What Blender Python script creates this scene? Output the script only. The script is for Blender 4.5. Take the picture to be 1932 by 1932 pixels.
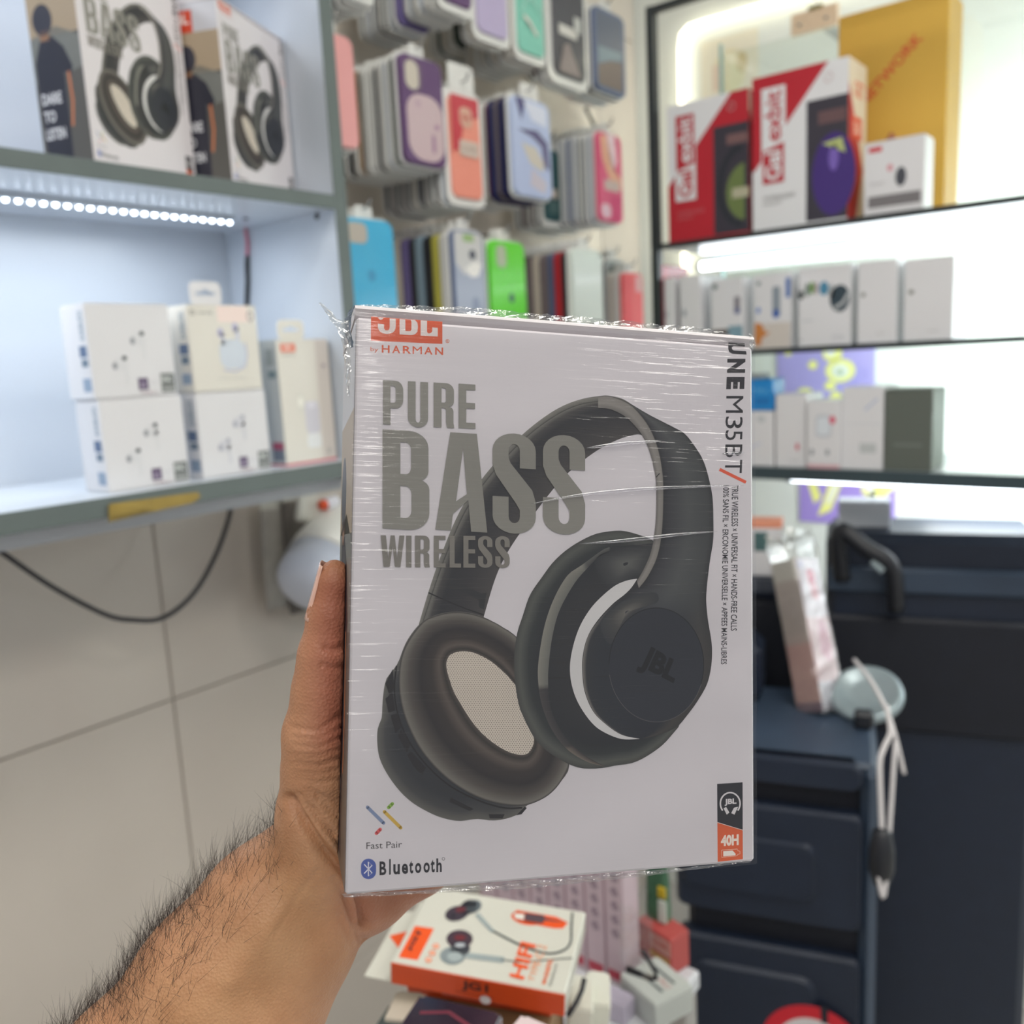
# Recreation of a phone-accessory shop photograph: a hand holding a boxed headphone in front of shelves.
import bpy, math, random
import numpy as np
from mathutils import Vector, Matrix
from mathutils.geometry import tessellate_polygon

for _o in list(bpy.data.objects):
    bpy.data.objects.remove(_o)
random.seed(7)
SC = bpy.context.scene
COL = SC.collection

# ------------------------------------------------------------------ camera
FPX, CPX = 1681.0, 966.0
_d1 = np.array([1356., 354., -FPX]); _d2 = np.array([-2129., 176., -FPX])
_x = _d1/np.linalg.norm(_d1); _y = _d2-_x*(_x@_d2); _y /= np.linalg.norm(_y); _z = np.cross(_x, _y)
RC = np.stack([_x, _y, _z])          # camera axes -> world axes (X along left wall, Y along right wall)
CAM = np.array([0., 0., 1.45])
cam_d = bpy.data.cameras.new('camera'); cam = bpy.data.objects.new('camera', cam_d); COL.objects.link(cam)
cam.matrix_world = Matrix.Translation(Vector(CAM)) @ Matrix([list(r) for r in RC]).to_4x4()
cam_d.sensor_width = 36.0; cam_d.lens = 36.0*FPX/1932.0
cam_d.clip_start = 0.01; cam_d.clip_end = 100
cam_d.dof.use_dof = True; cam_d.dof.focus_distance = 0.315; cam_d.dof.aperture_fstop = 9.5
SC.camera = cam

# ------------------------------------------------------------------ world, exposure, added ceiling lights
w = bpy.data.worlds.new('world'); SC.world = w; w.use_nodes = True
bg = w.node_tree.nodes['Background']
bg.inputs[0].default_value = (0.95, 0.97, 1.0, 1); bg.inputs[1].default_value = 0.46
SC.view_settings.view_transform = 'Standard'; SC.view_settings.look = 'None'
SC.view_settings.exposure = 0.0; SC.view_settings.gamma = 1.0
SC.view_settings.use_curve_mapping = False

def area_light(name, loc, rot, sx, sy, power, col):
    d = bpy.data.lights.new(name, 'AREA'); d.shape = 'RECTANGLE'; d.size = sx; d.size_y = sy
    d.energy = power; d.color = col
    o = bpy.data.objects.new(name, d); COL.objects.link(o); o.location = loc; o.rotation_euler = rot
    return o
ADDED_LAMPS = [(0.55, -0.2), (0.55, -1.4), (-0.9, -0.2), (-0.9, -1.4)]  # unseen overhead lamps, added to light the scene
for (lx, ly) in ADDED_LAMPS:
    area_light('added_ceiling_light', (lx, ly, 2.86), (0, 0, 0), 0.58, 0.58, 10.0, (1.0, 0.97, 0.92))

# ------------------------------------------------------------------ photo calibration helpers
def ray(x, y): return RC @ np.array([(x-CPX)/FPX, -(y-CPX)/FPX, -1.0])
def at(x, y, depth): return CAM + ray(x, y)*depth
def onX(x, y, v): r = ray(x, y); return CAM + r*(v/r[0])
def onY(x, y, v): r = ray(x, y); return CAM + r*(v/r[1])
def onZ(x, y, v): r = ray(x, y); return CAM + r*((v-CAM[2])/r[2])
def camv(v): return RC @ np.array(v, float)

# ------------------------------------------------------------------ colours and materials
def lin(c):
    c = c/255.0
    return c/12.92 if c <= 0.04045 else ((c+0.055)/1.055)**2.4
def rgb(r, g, b): return (lin(r), lin(g), lin(b), 1.0)
MATS = {}
def mat(name, col, rough=0.5, metal=0.0, bump=0.0, bscale=60.0, noise=0.0, nscale=8.0, emit=0.0, ecol=None,
        trans=0.0, alpha=1.0, coat=0.0, spec=0.5, sss=0.0, stretch=(1, 1, 1)):
    if name in MATS: return MATS[name]
    m = bpy.data.materials.new(name); m.use_nodes = True; MATS[name] = m
    nt = m.node_tree; b = nt.nodes['Principled BSDF']
    c = rgb(*col)
    b.inputs['Base Color'].default_value = c; b.inputs['Roughness'].default_value = rough
    b.inputs['Metallic'].default_value = metal; b.inputs['Specular IOR Level'].default_value = spec
    if trans: b.inputs['Transmission Weight'].default_value = trans
    if coat:
        b.inputs['Coat Weight'].default_value = coat; b.inputs['Coat Roughness'].default_value = 0.08
    if alpha < 1: b.inputs['Alpha'].default_value = alpha
    if sss:
        b.inputs['Subsurface Weight'].default_value = sss
        b.inputs['Subsurface Radius'].default_value = (0.012, 0.004, 0.002); b.inputs['Subsurface Scale'].default_value = 0.4
    if emit:
        b.inputs['Emission Strength'].default_value = emit
        b.inputs['Emission Color'].default_value = rgb(*(ecol or col))
    if noise or bump:
        tc = nt.nodes.new('ShaderNodeTexCoord'); mp = nt.nodes.new('ShaderNodeMapping')
        mp.inputs['Scale'].default_value = stretch
        nt.links.new(tc.outputs['Object'], mp.inputs['Vector'])
    if noise:
        n = nt.nodes.new('ShaderNodeTexNoise'); n.inputs['Scale'].default_value = nscale; n.inputs['Detail'].default_value = 4
        nt.links.new(mp.outputs[0], n.inputs['Vector'])
        r = nt.nodes.new('ShaderNodeValToRGB')
        r.color_ramp.elements[0].position = 0.3; r.color_ramp.elements[1].position = 0.7
        r.color_ramp.elements[0].color = tuple(x*(1-noise) for x in c[:3])+(1,)
        r.color_ramp.elements[1].color = tuple(min(1, x*(1+noise)) for x in c[:3])+(1,)
        nt.links.new(n.outputs['Fac'], r.inputs['Fac']); nt.links.new(r.outputs['Color'], b.inputs['Base Color'])
    if bump:
        n2 = nt.nodes.new('ShaderNodeTexNoise'); n2.inputs['Scale'].default_value = bscale; n2.inputs['Detail'].default_value = 3
        nt.links.new(mp.outputs[0], n2.inputs['Vector'])
        bp = nt.nodes.new('ShaderNodeBump'); bp.inputs['Strength'].default_value = bump; bp.inputs['Distance'].default_value = 0.002
        nt.links.new(n2.outputs['Fac'], bp.inputs['Height']); nt.links.new(bp.outputs['Normal'], b.inputs['Normal'])
    return m
def print_mat(name='print_ink', rough=0.45):
    """flat print: the ink colour is stored per face corner"""
    if name in MATS: return MATS[name]
    m = bpy.data.materials.new(name); m.use_nodes = True; MATS[name] = m
    nt = m.node_tree; b = nt.nodes['Principled BSDF']; b.inputs['Roughness'].default_value = rough
    a = nt.nodes.new('ShaderNodeVertexColor'); a.layer_name = 'ink'
    nt.links.new(a.outputs['Color'], b.inputs['Base Color'])
    return m
def film_mat(name, fac=0.10, rough=0.1, stretch=(3, 3, 60), scale=3.0, strength=0.5, tint=(250, 250, 252)):
    """clear plastic: see-through with a thin glossy reflection"""
    if name in MATS: return MATS[name]
    m = bpy.data.materials.new(name); m.use_nodes = True; MATS[name] = m
    nt = m.node_tree; nt.nodes.clear()
    out = nt.nodes.new('ShaderNodeOutputMaterial'); mx = nt.nodes.new('ShaderNodeMixShader')
    tr = nt.nodes.new('ShaderNodeBsdfTransparent'); gl = nt.nodes.new('ShaderNodeBsdfGlossy')
    tr.inputs['Color'].default_value = rgb(*tint); gl.inputs['Roughness'].default_value = rough
    lw = nt.nodes.new('ShaderNodeLayerWeight'); lw.inputs['Blend'].default_value = 0.25
    ad = nt.nodes.new('ShaderNodeMath'); ad.operation = 'MULTIPLY_ADD'; ad.inputs[1].default_value = 0.6; ad.inputs[2].default_value = fac
    tc = nt.nodes.new('ShaderNodeTexCoord'); mp = nt.nodes.new('ShaderNodeMapping'); mp.inputs['Scale'].default_value = stretch
    n = nt.nodes.new('ShaderNodeTexNoise'); n.inputs['Scale'].default_value = scale; n.inputs['Detail'].default_value = 3
    bp = nt.nodes.new('ShaderNodeBump'); bp.inputs['Strength'].default_value = strength; bp.inputs['Distance'].default_value = 0.002
    L = nt.links.new
    L(tc.outputs['Object'], mp.inputs['Vector']); L(mp.outputs[0], n.inputs['Vector']); L(n.outputs['Fac'], bp.inputs['Height'])
    L(bp.outputs['Normal'], gl.inputs['Normal'])
    L(lw.outputs['Fresnel'], ad.inputs[0]); L(ad.outputs[0], mx.inputs[0]); L(tr.outputs[0], mx.inputs[1]); L(gl.outputs[0], mx.inputs[2])
    L(mx.outputs[0], out.inputs['Surface'])
    return m

# ------------------------------------------------------------------ mesh building
class MB:
    """collects faces; build() links them as ONE mesh object"""
    def __init__(s): s.v = []; s.f = []; s.c = []; s.mi = []
    def add(s, vs, fs, col=None, mi=0):
        o = len(s.v); s.v += [tuple(map(float, p)) for p in vs]
        for f in fs:
            s.f.append(tuple(i+o for i in f)); s.c.append(col); s.mi.append(mi)
        return s
    def box(s, a, b, col=None, mi=0):
        (x0, y0, z0), (x1, y1, z1) = a, b
        vs = [(x0,y0,z0),(x1,y0,z0),(x1,y1,z0),(x0,y1,z0),(x0,y0,z1),(x1,y0,z1),(x1,y1,z1),(x0,y1,z1)]
        return s.add(vs, [(3,2,1,0),(4,5,6,7),(0,1,5,4),(1,2,6,5),(2,3,7,6),(3,0,4,7)], col, mi)
    def bbox(s, a, b, r=0.002, col=None, mi=0):
        """box with chamfered edges"""
        (x0, y0, z0), (x1, y1, z1) = a, b
        r = min(r, (x1-x0)*0.45, (y1-y0)*0.45, (z1-z0)*0.45)
        vs = []; idx = {}
        for i, X in enumerate((x0, x1)):
            for j, Y in enumerate((y0, y1)):
                for k, Z in enumerate((z0, z1)):
                    sx, sy, sz = (1-2*i)*r, (1-2*j)*r, (1-2*k)*r
                    for ax in range(3):
                        p = [X+sx, Y+sy, Z+sz]; p[ax] = (X, Y, Z)[ax]
                        idx[i, j, k, ax] = len(vs); vs.append(p)
        fs = []
        for i in (0, 1):
            q = [idx[i,0,0,0], idx[i,1,0,0], idx[i,1,1,0], idx[i,0,1,0]]; fs.append(q if i else q[::-1])
            q = [idx[0,i,0,1], idx[0,i,1,1], idx[1,i,1,1], idx[1,i,0,1]]; fs.append(q if i else q[::-1])
            q = [idx[0,0,i,2], idx[1,0,i,2], idx[1,1,i,2], idx[0,1,i,2]]; fs.append(q if i else q[::-1])
        for i in (0, 1):
            for j in (0, 1):
                q = [idx[i,j,0,0], idx[i,j,1,0], idx[i,j,1,1], idx[i,j,0,1]]; fs.append(q if (i+j) % 2 == 0 else q[::-1])
                q = [idx[i,0,j,0], idx[i,0,j,2], idx[i,1,j,2], idx[i,1,j,0]]; fs.append(q if (i+j) % 2 == 0 else q[::-1])
                q = [idx[0,i,j,1], idx[1,i,j,1], idx[1,i,j,2], idx[0,i,j,2]]; fs.append(q if (i+j) % 2 == 0 else q[::-1])
        for i in (0, 1):
            for j in (0, 1):
                for k in (0, 1):
                    q = [idx[i,j,k,0], idx[i,j,k,1], idx[i,j,k,2]]; fs.append(q if (i+j+k) % 2 else q[::-1])
        return s.add(vs, fs, col, mi)
    def prism(s, pts, O, ex, ey, n, t0, t1, col=None, mi=0, bev=0.0):
        """extrude 2D outline pts in frame (O,ex,ey) from n*t0 to n*t1, optional bevel at t1"""
        O, ex, ey, n = map(np.array, (O, ex, ey, n)); N = len(pts); P = np.array(pts, float)
        cen = P.mean(0)
        rings = [(P, t0), (P, t1)]
        if bev:
            d = P-cen; L = np.maximum(np.linalg.norm(d, axis=1, keepdims=True), 1e-9)
            rings = [(P, t0), (P, t1-bev*np.sign(t1-t0)), (P-d/L*bev, t1)]
        vs = []
        for (q, t) in rings: vs += [O+ex*a+ey*b+n*t for a, b in q]
        fs = []
        R = len(rings)
        for r in range(R-1):
            for i in range(N):
                j = (i+1) % N; fs.append((r*N+i, r*N+j, (r+1)*N+j, (r+1)*N+i))
        fs.append(tuple(range(N))[::-1]); fs.append(tuple(range((R-1)*N, R*N)))
        return s.add(vs, fs, col, mi)
    def tube(s, pts, r, n=8, col=None, mi=0, caps=True):
        P = [np.array(p, float) for p in pts]; m = len(P)
        rr = r if hasattr(r, '__len__') else [r]*m
        vs = []; fs = []; up = None
        for i in range(m):
            t = P[min(i+1, m-1)]-P[max(i-1, 0)]; t = t/(np.linalg.norm(t)+1e-12)
            if up is None:
                a = np.array([0, 0, 1.]) if abs(t[2]) < 0.9 else np.array([1., 0, 0])
                up = np.cross(t, a)
            up = up-t*(up@t); up /= (np.linalg.norm(up)+1e-12); w_ = np.cross(t, up)
            for k in range(n):
                a = 2*math.pi*k/n
                vs.append(P[i]+rr[i]*(math.cos(a)*up+math.sin(a)*w_))
        for i in range(m-1):
            for k in range(n):
                k2 = (k+1) % n; fs.append((i*n+k, i*n+k2, (i+1)*n+k2, (i+1)*n+k))
        if caps: fs.append(tuple(range(n))[::-1]); fs.append(tuple(range((m-1)*n, m*n)))
        return s.add(vs, fs, col, mi)
    def lathe(s, prof, O, axis, n=24, col=None, mi=0):
        """prof = [(radius, distance along axis)]"""
        O = np.array(O, float); ax = np.array(axis, float); ax /= np.linalg.norm(ax)
        a = np.array([0, 0, 1.]) if abs(ax[2]) < 0.9 else np.array([1., 0, 0])
        u = np.cross(ax, a); u /= np.linalg.norm(u); v_ = np.cross(ax, u)
        vs = []; fs = []; m = len(prof)
        for (r, h) in prof:
            for k in range(n):
                t = 2*math.pi*k/n; vs.append(O+ax*h+r*(math.cos(t)*u+math.sin(t)*v_))
        for i in range(m-1):
            for k in range(n):
                k2 = (k+1) % n; fs.append((i*n+k, i*n+k2, (i+1)*n+k2, (i+1)*n+k))
        fs.append(tuple(range(n))[::-1]); fs.append(tuple(range((m-1)*n, m*n)))
        return s.add(vs, fs, col, mi)
    def build(s, name, m, parent=None, smooth=False, M=None):
        me = bpy.data.meshes.new(name)
        me.from_pydata(s.v, [], s.f)
        ms = m if isinstance(m, (list, tuple)) else [m]
        for q in ms: me.materials.append(q)
        if len(ms) > 1:
            me.polygons.foreach_set('material_index', s.mi)
        if any(c is not None for c in s.c):
            at_ = me.color_attributes.new('ink', 'FLOAT_COLOR', 'CORNER')
            arr = []
            for f, c in zip(s.f, s.c):
                if c is None: c = (0.8, 0.8, 0.8, 1)
                if isinstance(c[0], (tuple, list)):
                    for q in c: arr += list(q)
                else: arr += list(c)*len(f)
            at_.data.foreach_set('color', arr)
        if smooth: me.polygons.foreach_set('use_smooth', [True]*len(me.polygons))
        me.update()
        o = bpy.data.objects.new(name, me); COL.objects.link(o)
        if parent: o.parent = parent
        if M is not None: o.matrix_local = M
        return o

def tag(o, label=None, cat=None, group=None, kind=None):
    if label: o['label'] = label
    if cat: o['category'] = cat
    if group: o['group'] = group
    if kind: o['kind'] = kind
    return o
def thing(name, label, cat, M=None, group=None, loc=None, rz=0.0):
    o = bpy.data.objects.new(name, None); COL.objects.link(o); o.empty_display_size = 0.03
    if M is None: M = Matrix.Translation(Vector(loc if loc is not None else (0, 0, 0))) @ Matrix.Rotation(rz, 4, 'Z')
    o.matrix_world = M
    return tag(o, label, cat, group)
def copy_tree(o, M=None, label=None, group=None):
    c = o.copy(); COL.objects.link(c)
    if M is not None: c.matrix_world = M
    if label: c['label'] = label
    if group: c['group'] = group
    for ch in o.children:
        d = ch.copy(); COL.objects.link(d); d.parent = c
        for g in ch.children:
            e = g.copy(); COL.objects.link(e); e.parent = d
    return c
def frameM(O, ex, ey, ez):
    m = Matrix.Identity(4)
    for i in range(3):
        m[i][0] = ex[i]; m[i][1] = ey[i]; m[i][2] = ez[i]; m[i][3] = O[i]
    return m

def rrect(x0, y0, x1, y1, r, n=5):
    r = min(r, (x1-x0)/2*0.999, (y1-y0)/2*0.999); P = []
    for (cx, cy, a0) in ((x1-r, y0+r, -90), (x1-r, y1-r, 0), (x0+r, y1-r, 90), (x0+r, y0+r, 180)):
        for i in range(n+1):
            a = math.radians(a0+90*i/n); P.append((cx+r*math.cos(a), cy+r*math.sin(a)))
    return P
def ell(cx, cy, rx, ry, n=28, a0=0, a1=360):
    full = abs(a1-a0) >= 360
    return [(cx+rx*math.cos(math.radians(a0+(a1-a0)*i/(n if full else n-1))), cy+ry*math.sin(math.radians(a0+(a1-a0)*i/(n if full else n-1)))) for i in range(n)]

# ------------------------------------------------------------------ text as flat outlines (built-in font)
_TX = {}
def text2d(s, bold=0.0):
    k = (s, bold)
    if k in _TX: return _TX[k]
    c = bpy.data.curves.new('t', 'FONT'); c.body = s; c.size = 1.0; c.offset = bold; c.resolution_u = 3
    c.dimensions = '2D'; c.fill_mode = 'FRONT'
    o = bpy.data.objects.new('t', c); COL.objects.link(o)
    dg = bpy.context.evaluated_depsgraph_get(); e = o.evaluated_get(dg); me = e.to_mesh()
    V = np.array([v.co[:2] for v in me.vertices]); F = [tuple(p.vertices) for p in me.polygons]
    e.to_mesh_clear(); bpy.data.objects.remove(o); bpy.data.curves.remove(c)
    lo = V.min(0); hi = V.max(0)
    _TX[k] = ((V-lo)/(hi-lo), F, (hi-lo)[0]/(hi-lo)[1])
    return _TX[k]

class Art:
    """flat print laid on a face: 2D shapes in the frame O + u*ex + v*ey, lifted along n"""
    def __init__(s, O, ex, ey, n, lift=0.00012, fmap=None):
        s.O, s.ex, s.ey, s.n = map(lambda q: np.array(q, float), (O, ex, ey, n)); s.lift = lift; s.k = 1; s.mb = MB(); s.fmap = fmap
    def P(s, u, v):
        if s.fmap: u, v = s.fmap(u, v)
        return s.O+s.ex*u+s.ey*v+s.n*(s.lift*s.k)
    def layer(s): s.k += 1; return s
    def poly(s, pts, col, holes=()):
        loops = [[Vector((a, b, 0)) for a, b in q] for q in [pts]+list(holes)]
        tris = tessellate_polygon(loops); flat = [p for q in [pts]+list(holes) for p in q]
        V = [s.P(a, b) for a, b in flat]
        out = []
        for t in tris:
            a, b, c = (V[i] for i in t)
            out.append(t if np.cross(b-a, c-a)@s.n > 0 else t[::-1])
        s.mb.add(V, out, col); return s
    def rect(s, u0, v0, u1, v1, col): return s.poly([(u0, v0), (u1, v0), (u1, v1), (u0, v1)], col)
    def ell(s, cx, cy, rx, ry, col, n=24): return s.poly(ell(cx, cy, rx, ry, n), col)
    def ring(s, cx, cy, rx, ry, t, col, a0=0, a1=360, n=30):
        o = ell(cx, cy, rx, ry, n, a0, a1); i = ell(cx, cy, rx-t, ry-t, n, a0, a1)
        if abs(a1-a0) >= 360: o.append(o[0]); i.append(i[0])
        return s.poly(o+i[::-1], col)
    def line(s, pts, wd, col, round_=False):
        P = [np.array(p, float) for p in pts]; L = []; R = []
        for i in range(len(P)):
            t = P[min(i+1, len(P)-1)]-P[max(i-1, 0)]; t = t/(np.linalg.norm(t)+1e-12); nn = np.array([-t[1], t[0]])
            h = (wd[i] if hasattr(wd, '__len__') else wd)/2
            L.append(P[i]+nn*h); R.append(P[i]-nn*h)
        V = [s.P(*q) for q in L]+[s.P(*q) for q in R]; m = len(P); fs = []
        for i in range(m-1):
            q = (i, m+i, m+i+1, i+1)
            a, b, c = V[q[0]], V[q[1]], V[q[2]]
            fs.append(q if np.cross(b-a, c-a)@s.n > 0 else q[::-1])
        s.mb.add(V, fs, col)
        if round_:
            for p in (P[0], P[-1]): s.ell(p[0], p[1], wd/2, wd/2, col, 10)
        return s
    def text(s, t, u0, v0, u1, v1, col, bold=0.0, rot=0):
        """fit the text's box to the rectangle; rot: 0 upright, 90 reads upwards, -90 reads downwards"""
        if rot == 0: q = ((u0, v0), (u1, v0), (u1, v1), (u0, v1))
        elif rot == 90: q = ((u1, v0), (u1, v1), (u0, v1), (u0, v0))
        else: q = ((u0, v1), (u0, v0), (u1, v0), (u1, v1))
        return s.textq(t, q, col, bold)
    def textq(s, t, quad, col, bold=0.0):
        """quad = baseline-left, baseline-right, top-right, top-left"""
        V, F, _ = text2d(t, bold); a, b, c, d = (np.array(p, float) for p in quad)
        pts = [(1-x)*(1-y)*a+x*(1-y)*b+x*y*c+(1-x)*y*d for x, y in V]
        W = [s.P(*p) for p in pts]; fs = []
        for f in F:
            A, B, Cc = W[f[0]], W[f[1]], W[f[2]]
            fs.append(f if np.cross(B-A, Cc-A)@s.n > 0 else f[::-1])
        s.mb.add(W, fs, col); return s
    def band(s, loops, cols, closed=True):
        """smooth ink gradient between successive outlines with the same number of points"""
        m = len(loops[0]); V = [s.P(*p) for q in loops for p in q]
        for i in range(len(loops)-1):
            for k in range(m if closed else m-1):
                k2 = (k+1) % m
                q = [i*m+k, i*m+k2, (i+1)*m+k2, (i+1)*m+k]; cc = [cols[i], cols[i], cols[i+1], cols[i+1]]
                cc = [tuple(x) for x in cc]
                def cat_(c, kk): return c[kk] if isinstance(c[0], (tuple, list)) else c
                cc = [cat_(cols[i], k), cat_(cols[i], k2), cat_(cols[i+1], k2), cat_(cols[i+1], k)]
                a, b, c = V[q[0]], V[q[1]], V[q[2]]
                if np.cross(b-a, c-a)@s.n < 0: q = q[::-1]; cc = cc[::-1]
                s.mb.add([V[j] for j in q], [(0, 1, 2, 3)], cc)
        return s
    def build(s, name, parent, rough=0.45, m=None, split=False):
        m = m or print_mat('print_ink_%d' % int(rough*100), rough)
        if not split: return s.mb.build(name, m, parent)
        # pieces of print that lie apart become parts of their own
        groups = []; mb = s.mb; fi = 0
        V_ = np.array(mb.v)
        islands = {}
        par = list(range(len(mb.v)))
        def find(i):
            while par[i] != i: par[i] = par[par[i]]; i = par[i]
            return i
        for f in mb.f:
            for j in f[1:]: par[find(j)] = find(f[0])
        for k, f in enumerate(mb.f): islands.setdefault(find(f[0]), []).append(k)
        bb = []
        for fs in islands.values():
            q = V_[sorted({i for k in fs for i in mb.f[k]})]; uv = np.stack([q@s.ex, q@s.ey], 1); bb.append([uv.min(0)-0.0022, uv.max(0)+0.0022, list(fs)])
        done = False
        while not done:
            done = True
            for i in range(len(bb)):
                for j in range(i+1, len(bb)):
                    if np.all(bb[i][0] < bb[j][1]) and np.all(bb[j][0] < bb[i][1]):
                        bb[i] = [np.minimum(bb[i][0], bb[j][0]), np.maximum(bb[i][1], bb[j][1]), bb[i][2]+bb[j][2]]; bb.pop(j); done = False; break
                if not done: break
        for lo_, hi_, fs in bb:
            q = MB()
            for k in sorted(fs): q.add([mb.v[i] for i in mb.f[k]], [tuple(range(len(mb.f[k])))], mb.c[k])
            q.build(name, m, parent)

FACES = {}
def face(w_, d_, h_, which):
    """frames on a carton whose front lies at y=0 and whose base centre is the origin"""
    if which == 'F': return (-w_/2, 0, 0), (1, 0, 0), (0, 0, 1), (0, -1, 0)
    if which == 'L': return (-w_/2, d_, 0), (0, -1, 0), (0, 0, 1), (-1, 0, 0)
    if which == 'R': return (w_/2, 0, 0), (0, 1, 0), (0, 0, 1), (1, 0, 0)
    return (-w_/2, 0, h_), (1, 0, 0), (0, 1, 0), (0, 0, 1)
def carton(name, label, cat, w_, d_, h_, m, loc, rz=0.0, group=None, flap=True, M=None):
    """folding carton: body, tucked top flap with its fold line"""
    t = thing(name, label, cat, M=M, group=group, loc=loc, rz=rz)
    b = MB(); b.bbox((-w_/2, 0, 0), (w_/2, d_, h_-0.0016), 0.0012); b.build('body', m, t)
    if flap:
        f = MB(); f.bbox((-w_/2+0.0006, 0.0004, h_-0.0014), (w_/2-0.0006, d_-0.002, h_), 0.0005)
        f.bbox((-w_/2+0.004, d_-0.0035, h_-0.0012), (w_/2-0.004, d_-0.0004, h_-0.0002), 0.0004)
        f.build('top_flap', m, t)
    return t
RZ_R = -math.pi/2      # things on the right-hand unit face -X
WHITE = (226, 226, 228)

# ================================================================== the room
YW, XW = 1.17, 2.02
M_tile = mat('wall_tile', (214, 205, 194), rough=0.16, noise=0.03, nscale=3, coat=0.2)
M_grout = mat('grout', (186, 178, 168), rough=0.8, noise=0.06, nscale=40)
M_plaster = mat('painted_wall', (236, 240, 234), rough=0.55, noise=0.02, nscale=5)
M_floor = mat('floor_tile', (190, 186, 180), rough=0.2, noise=0.05, nscale=6)
M_ceil = mat('ceiling_paint', (235, 235, 232), rough=0.8, noise=0.02, nscale=4)
M_black_metal = mat('black_frame', (38, 44, 46), rough=0.4, noise=0.1, nscale=30)
M_steel = mat('steel', (190, 190, 190), rough=0.25, metal=1.0, noise=0.05, nscale=50)
M_dark_plastic = mat('dark_plastic', (30, 32, 38), rough=0.45, noise=0.1, nscale=30)

def struct(name, mb, m, M=None):
    o = mb.build(name, m, None, M=M); o['kind'] = 'structure'; return o
wl = struct('wall_left', MB().box((-2.4, YW+0.008, 0), (XW, YW+0.12, 3.0)), M_grout)
TS = 0.6; x0t, z0t = 0.647-5*TS, 0.99-2*TS
tile_me = None
for i in range(8):
    for k in range(6):
        xa, za = x0t+i*TS, z0t+k*TS
        a = max(xa, -2.39), max(za, 0.0); b = min(xa+TS, XW-0.002), min(za+TS, 2.98)
        if b[0]-a[0] < 0.05 or b[1]-a[1] < 0.05: continue
        full = abs(b[0]-a[0]-TS) < 1e-6 and abs(b[1]-a[1]-TS) < 1e-6
        if full and tile_me:
            o = bpy.data.objects.new('tile', tile_me); COL.objects.link(o); o.parent = wl; o.location = (a[0], YW, a[1])
        else:
            o = MB().bbox((0.0012, 0, 0.0012), (b[0]-a[0]-0.0012, 0.0085, b[1]-a[1]-0.0012), 0.0012).build('tile', M_tile, wl)
            o.location = (a[0], YW, a[1])
            if full: tile_me = o.data
wr = struct('wall_right', MB().box((XW, -2.6, 0), (XW+0.12, YW+0.12, 3.0)), M_plaster)
struct('floor', MB().box((-2.6, -2.8, -0.1), (XW+0.12, YW+0.12, 0.0)), M_floor)
struct('ceiling', MB().box((-2.6, -2.8, 2.92), (XW+0.12, YW+0.12, 3.02)), M_ceil)
M_panel = mat('added_lamp_diffuser', (255, 252, 245), rough=0.4, emit=5.0, ecol=(255, 250, 240))
for (lx, ly) in ADDED_LAMPS:  # glowing panels out of view, added to go with those lamps
    t = thing('added_panel_lamp', 'square white LED panel added out of view to light the shop', 'lamp', loc=(lx, ly, 2.87), group='added ceiling panels')
    MB().box((-0.3, -0.3, 0.01), (0.3, 0.3, 0.05)).build('frame', mat('lamp_frame', (230, 230, 230), rough=0.4), t)
    MB().box((-0.28, -0.28, 0.004), (0.28, 0.28, 0.012)).build('diffuser', M_panel, t)

# ================================================================== left display shelving
SY, SB = 0.87, 1.112                 # front and back
XS0, XS1 = 0.10, 0.766               # inside
Z_LO, Z_UP = 1.336, 1.661            # tops of the two shelf boards
M_lam = mat('white_laminate', (196, 203, 212), rough=0.3, noise=0.02, nscale=3)
M_edge = mat('grey_edge_band', (96, 106, 104), rough=0.45, noise=0.05, nscale=20)
unit = thing('display_shelf', 'white laminate wall shelving with grey edge banding and LED strip', 'shelf', loc=(0.45, SY, 1.30))
def U(p): return (p[0]-0.45, p[1]-SY, p[2]-1.30)
def ubox(name, a, b, m, par=None, r=0.0006): return MB().bbox(U(a), U(b), r).build(name, m, par or unit)
ubox('back_panel', (XS0, SB-0.008, 1.305), (XS1+0.018, SB, 2.30), M_lam)
sp = ubox('side_panel', (XS1, SY+0.001, 1.306), (XS1+0.018, SB-0.009, 2.30), M_lam)
ubox('edge_band', (XS1-0.001, SY-0.001, 1.306), (XS1+0.019, SY+0.0008, 2.30), M_edge, sp)
for (zt, th) in ((Z_LO, 0.020), (Z_UP, 0.0165), (1.985, 0.0165)):
    sb = ubox('shelf_board', (XS0, SY+0.001, zt-th), (XS1-0.0012, SB-0.009, zt), M_lam)
    ubox('edge_band', (XS0, SY-0.0012, zt-th-0.0005), (XS1-0.0013, SY+0.0008, zt+0.0003), M_edge, sb)
sb = ubox('side_panel', (XS0-0.018, SY, 1.306), (XS0, SB-0.009, 2.30), M_lam)
# bottom rail under the lower board, with a metal strip
ubox('bottom_rail', (XS0, SY+0.03, 1.296), (XS1, SY+0.045, 1.3155), mat('rail_metal', (176, 178, 182), rough=0.35, noise=0.04))
# cam-lock covers and a seam line
for (px, py, pl) in ((463, 412, 'z'), (598, 408, 'x'), (450, 440, 'z')):
    p = onZ(px, py, Z_UP-0.0168) if pl == 'z' else onX(px, py, XS1-0.0005)
    q = np.array(U(p)); ax = (0, 0, -1) if pl == 'z' else (-1, 0, 0)
    MB().lathe([(0.0038, 0), (0.0036, 0.0012), (0.002, 0.0016)], q, ax, 12).build('screw_cover', M_dark_plastic, unit)
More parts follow.
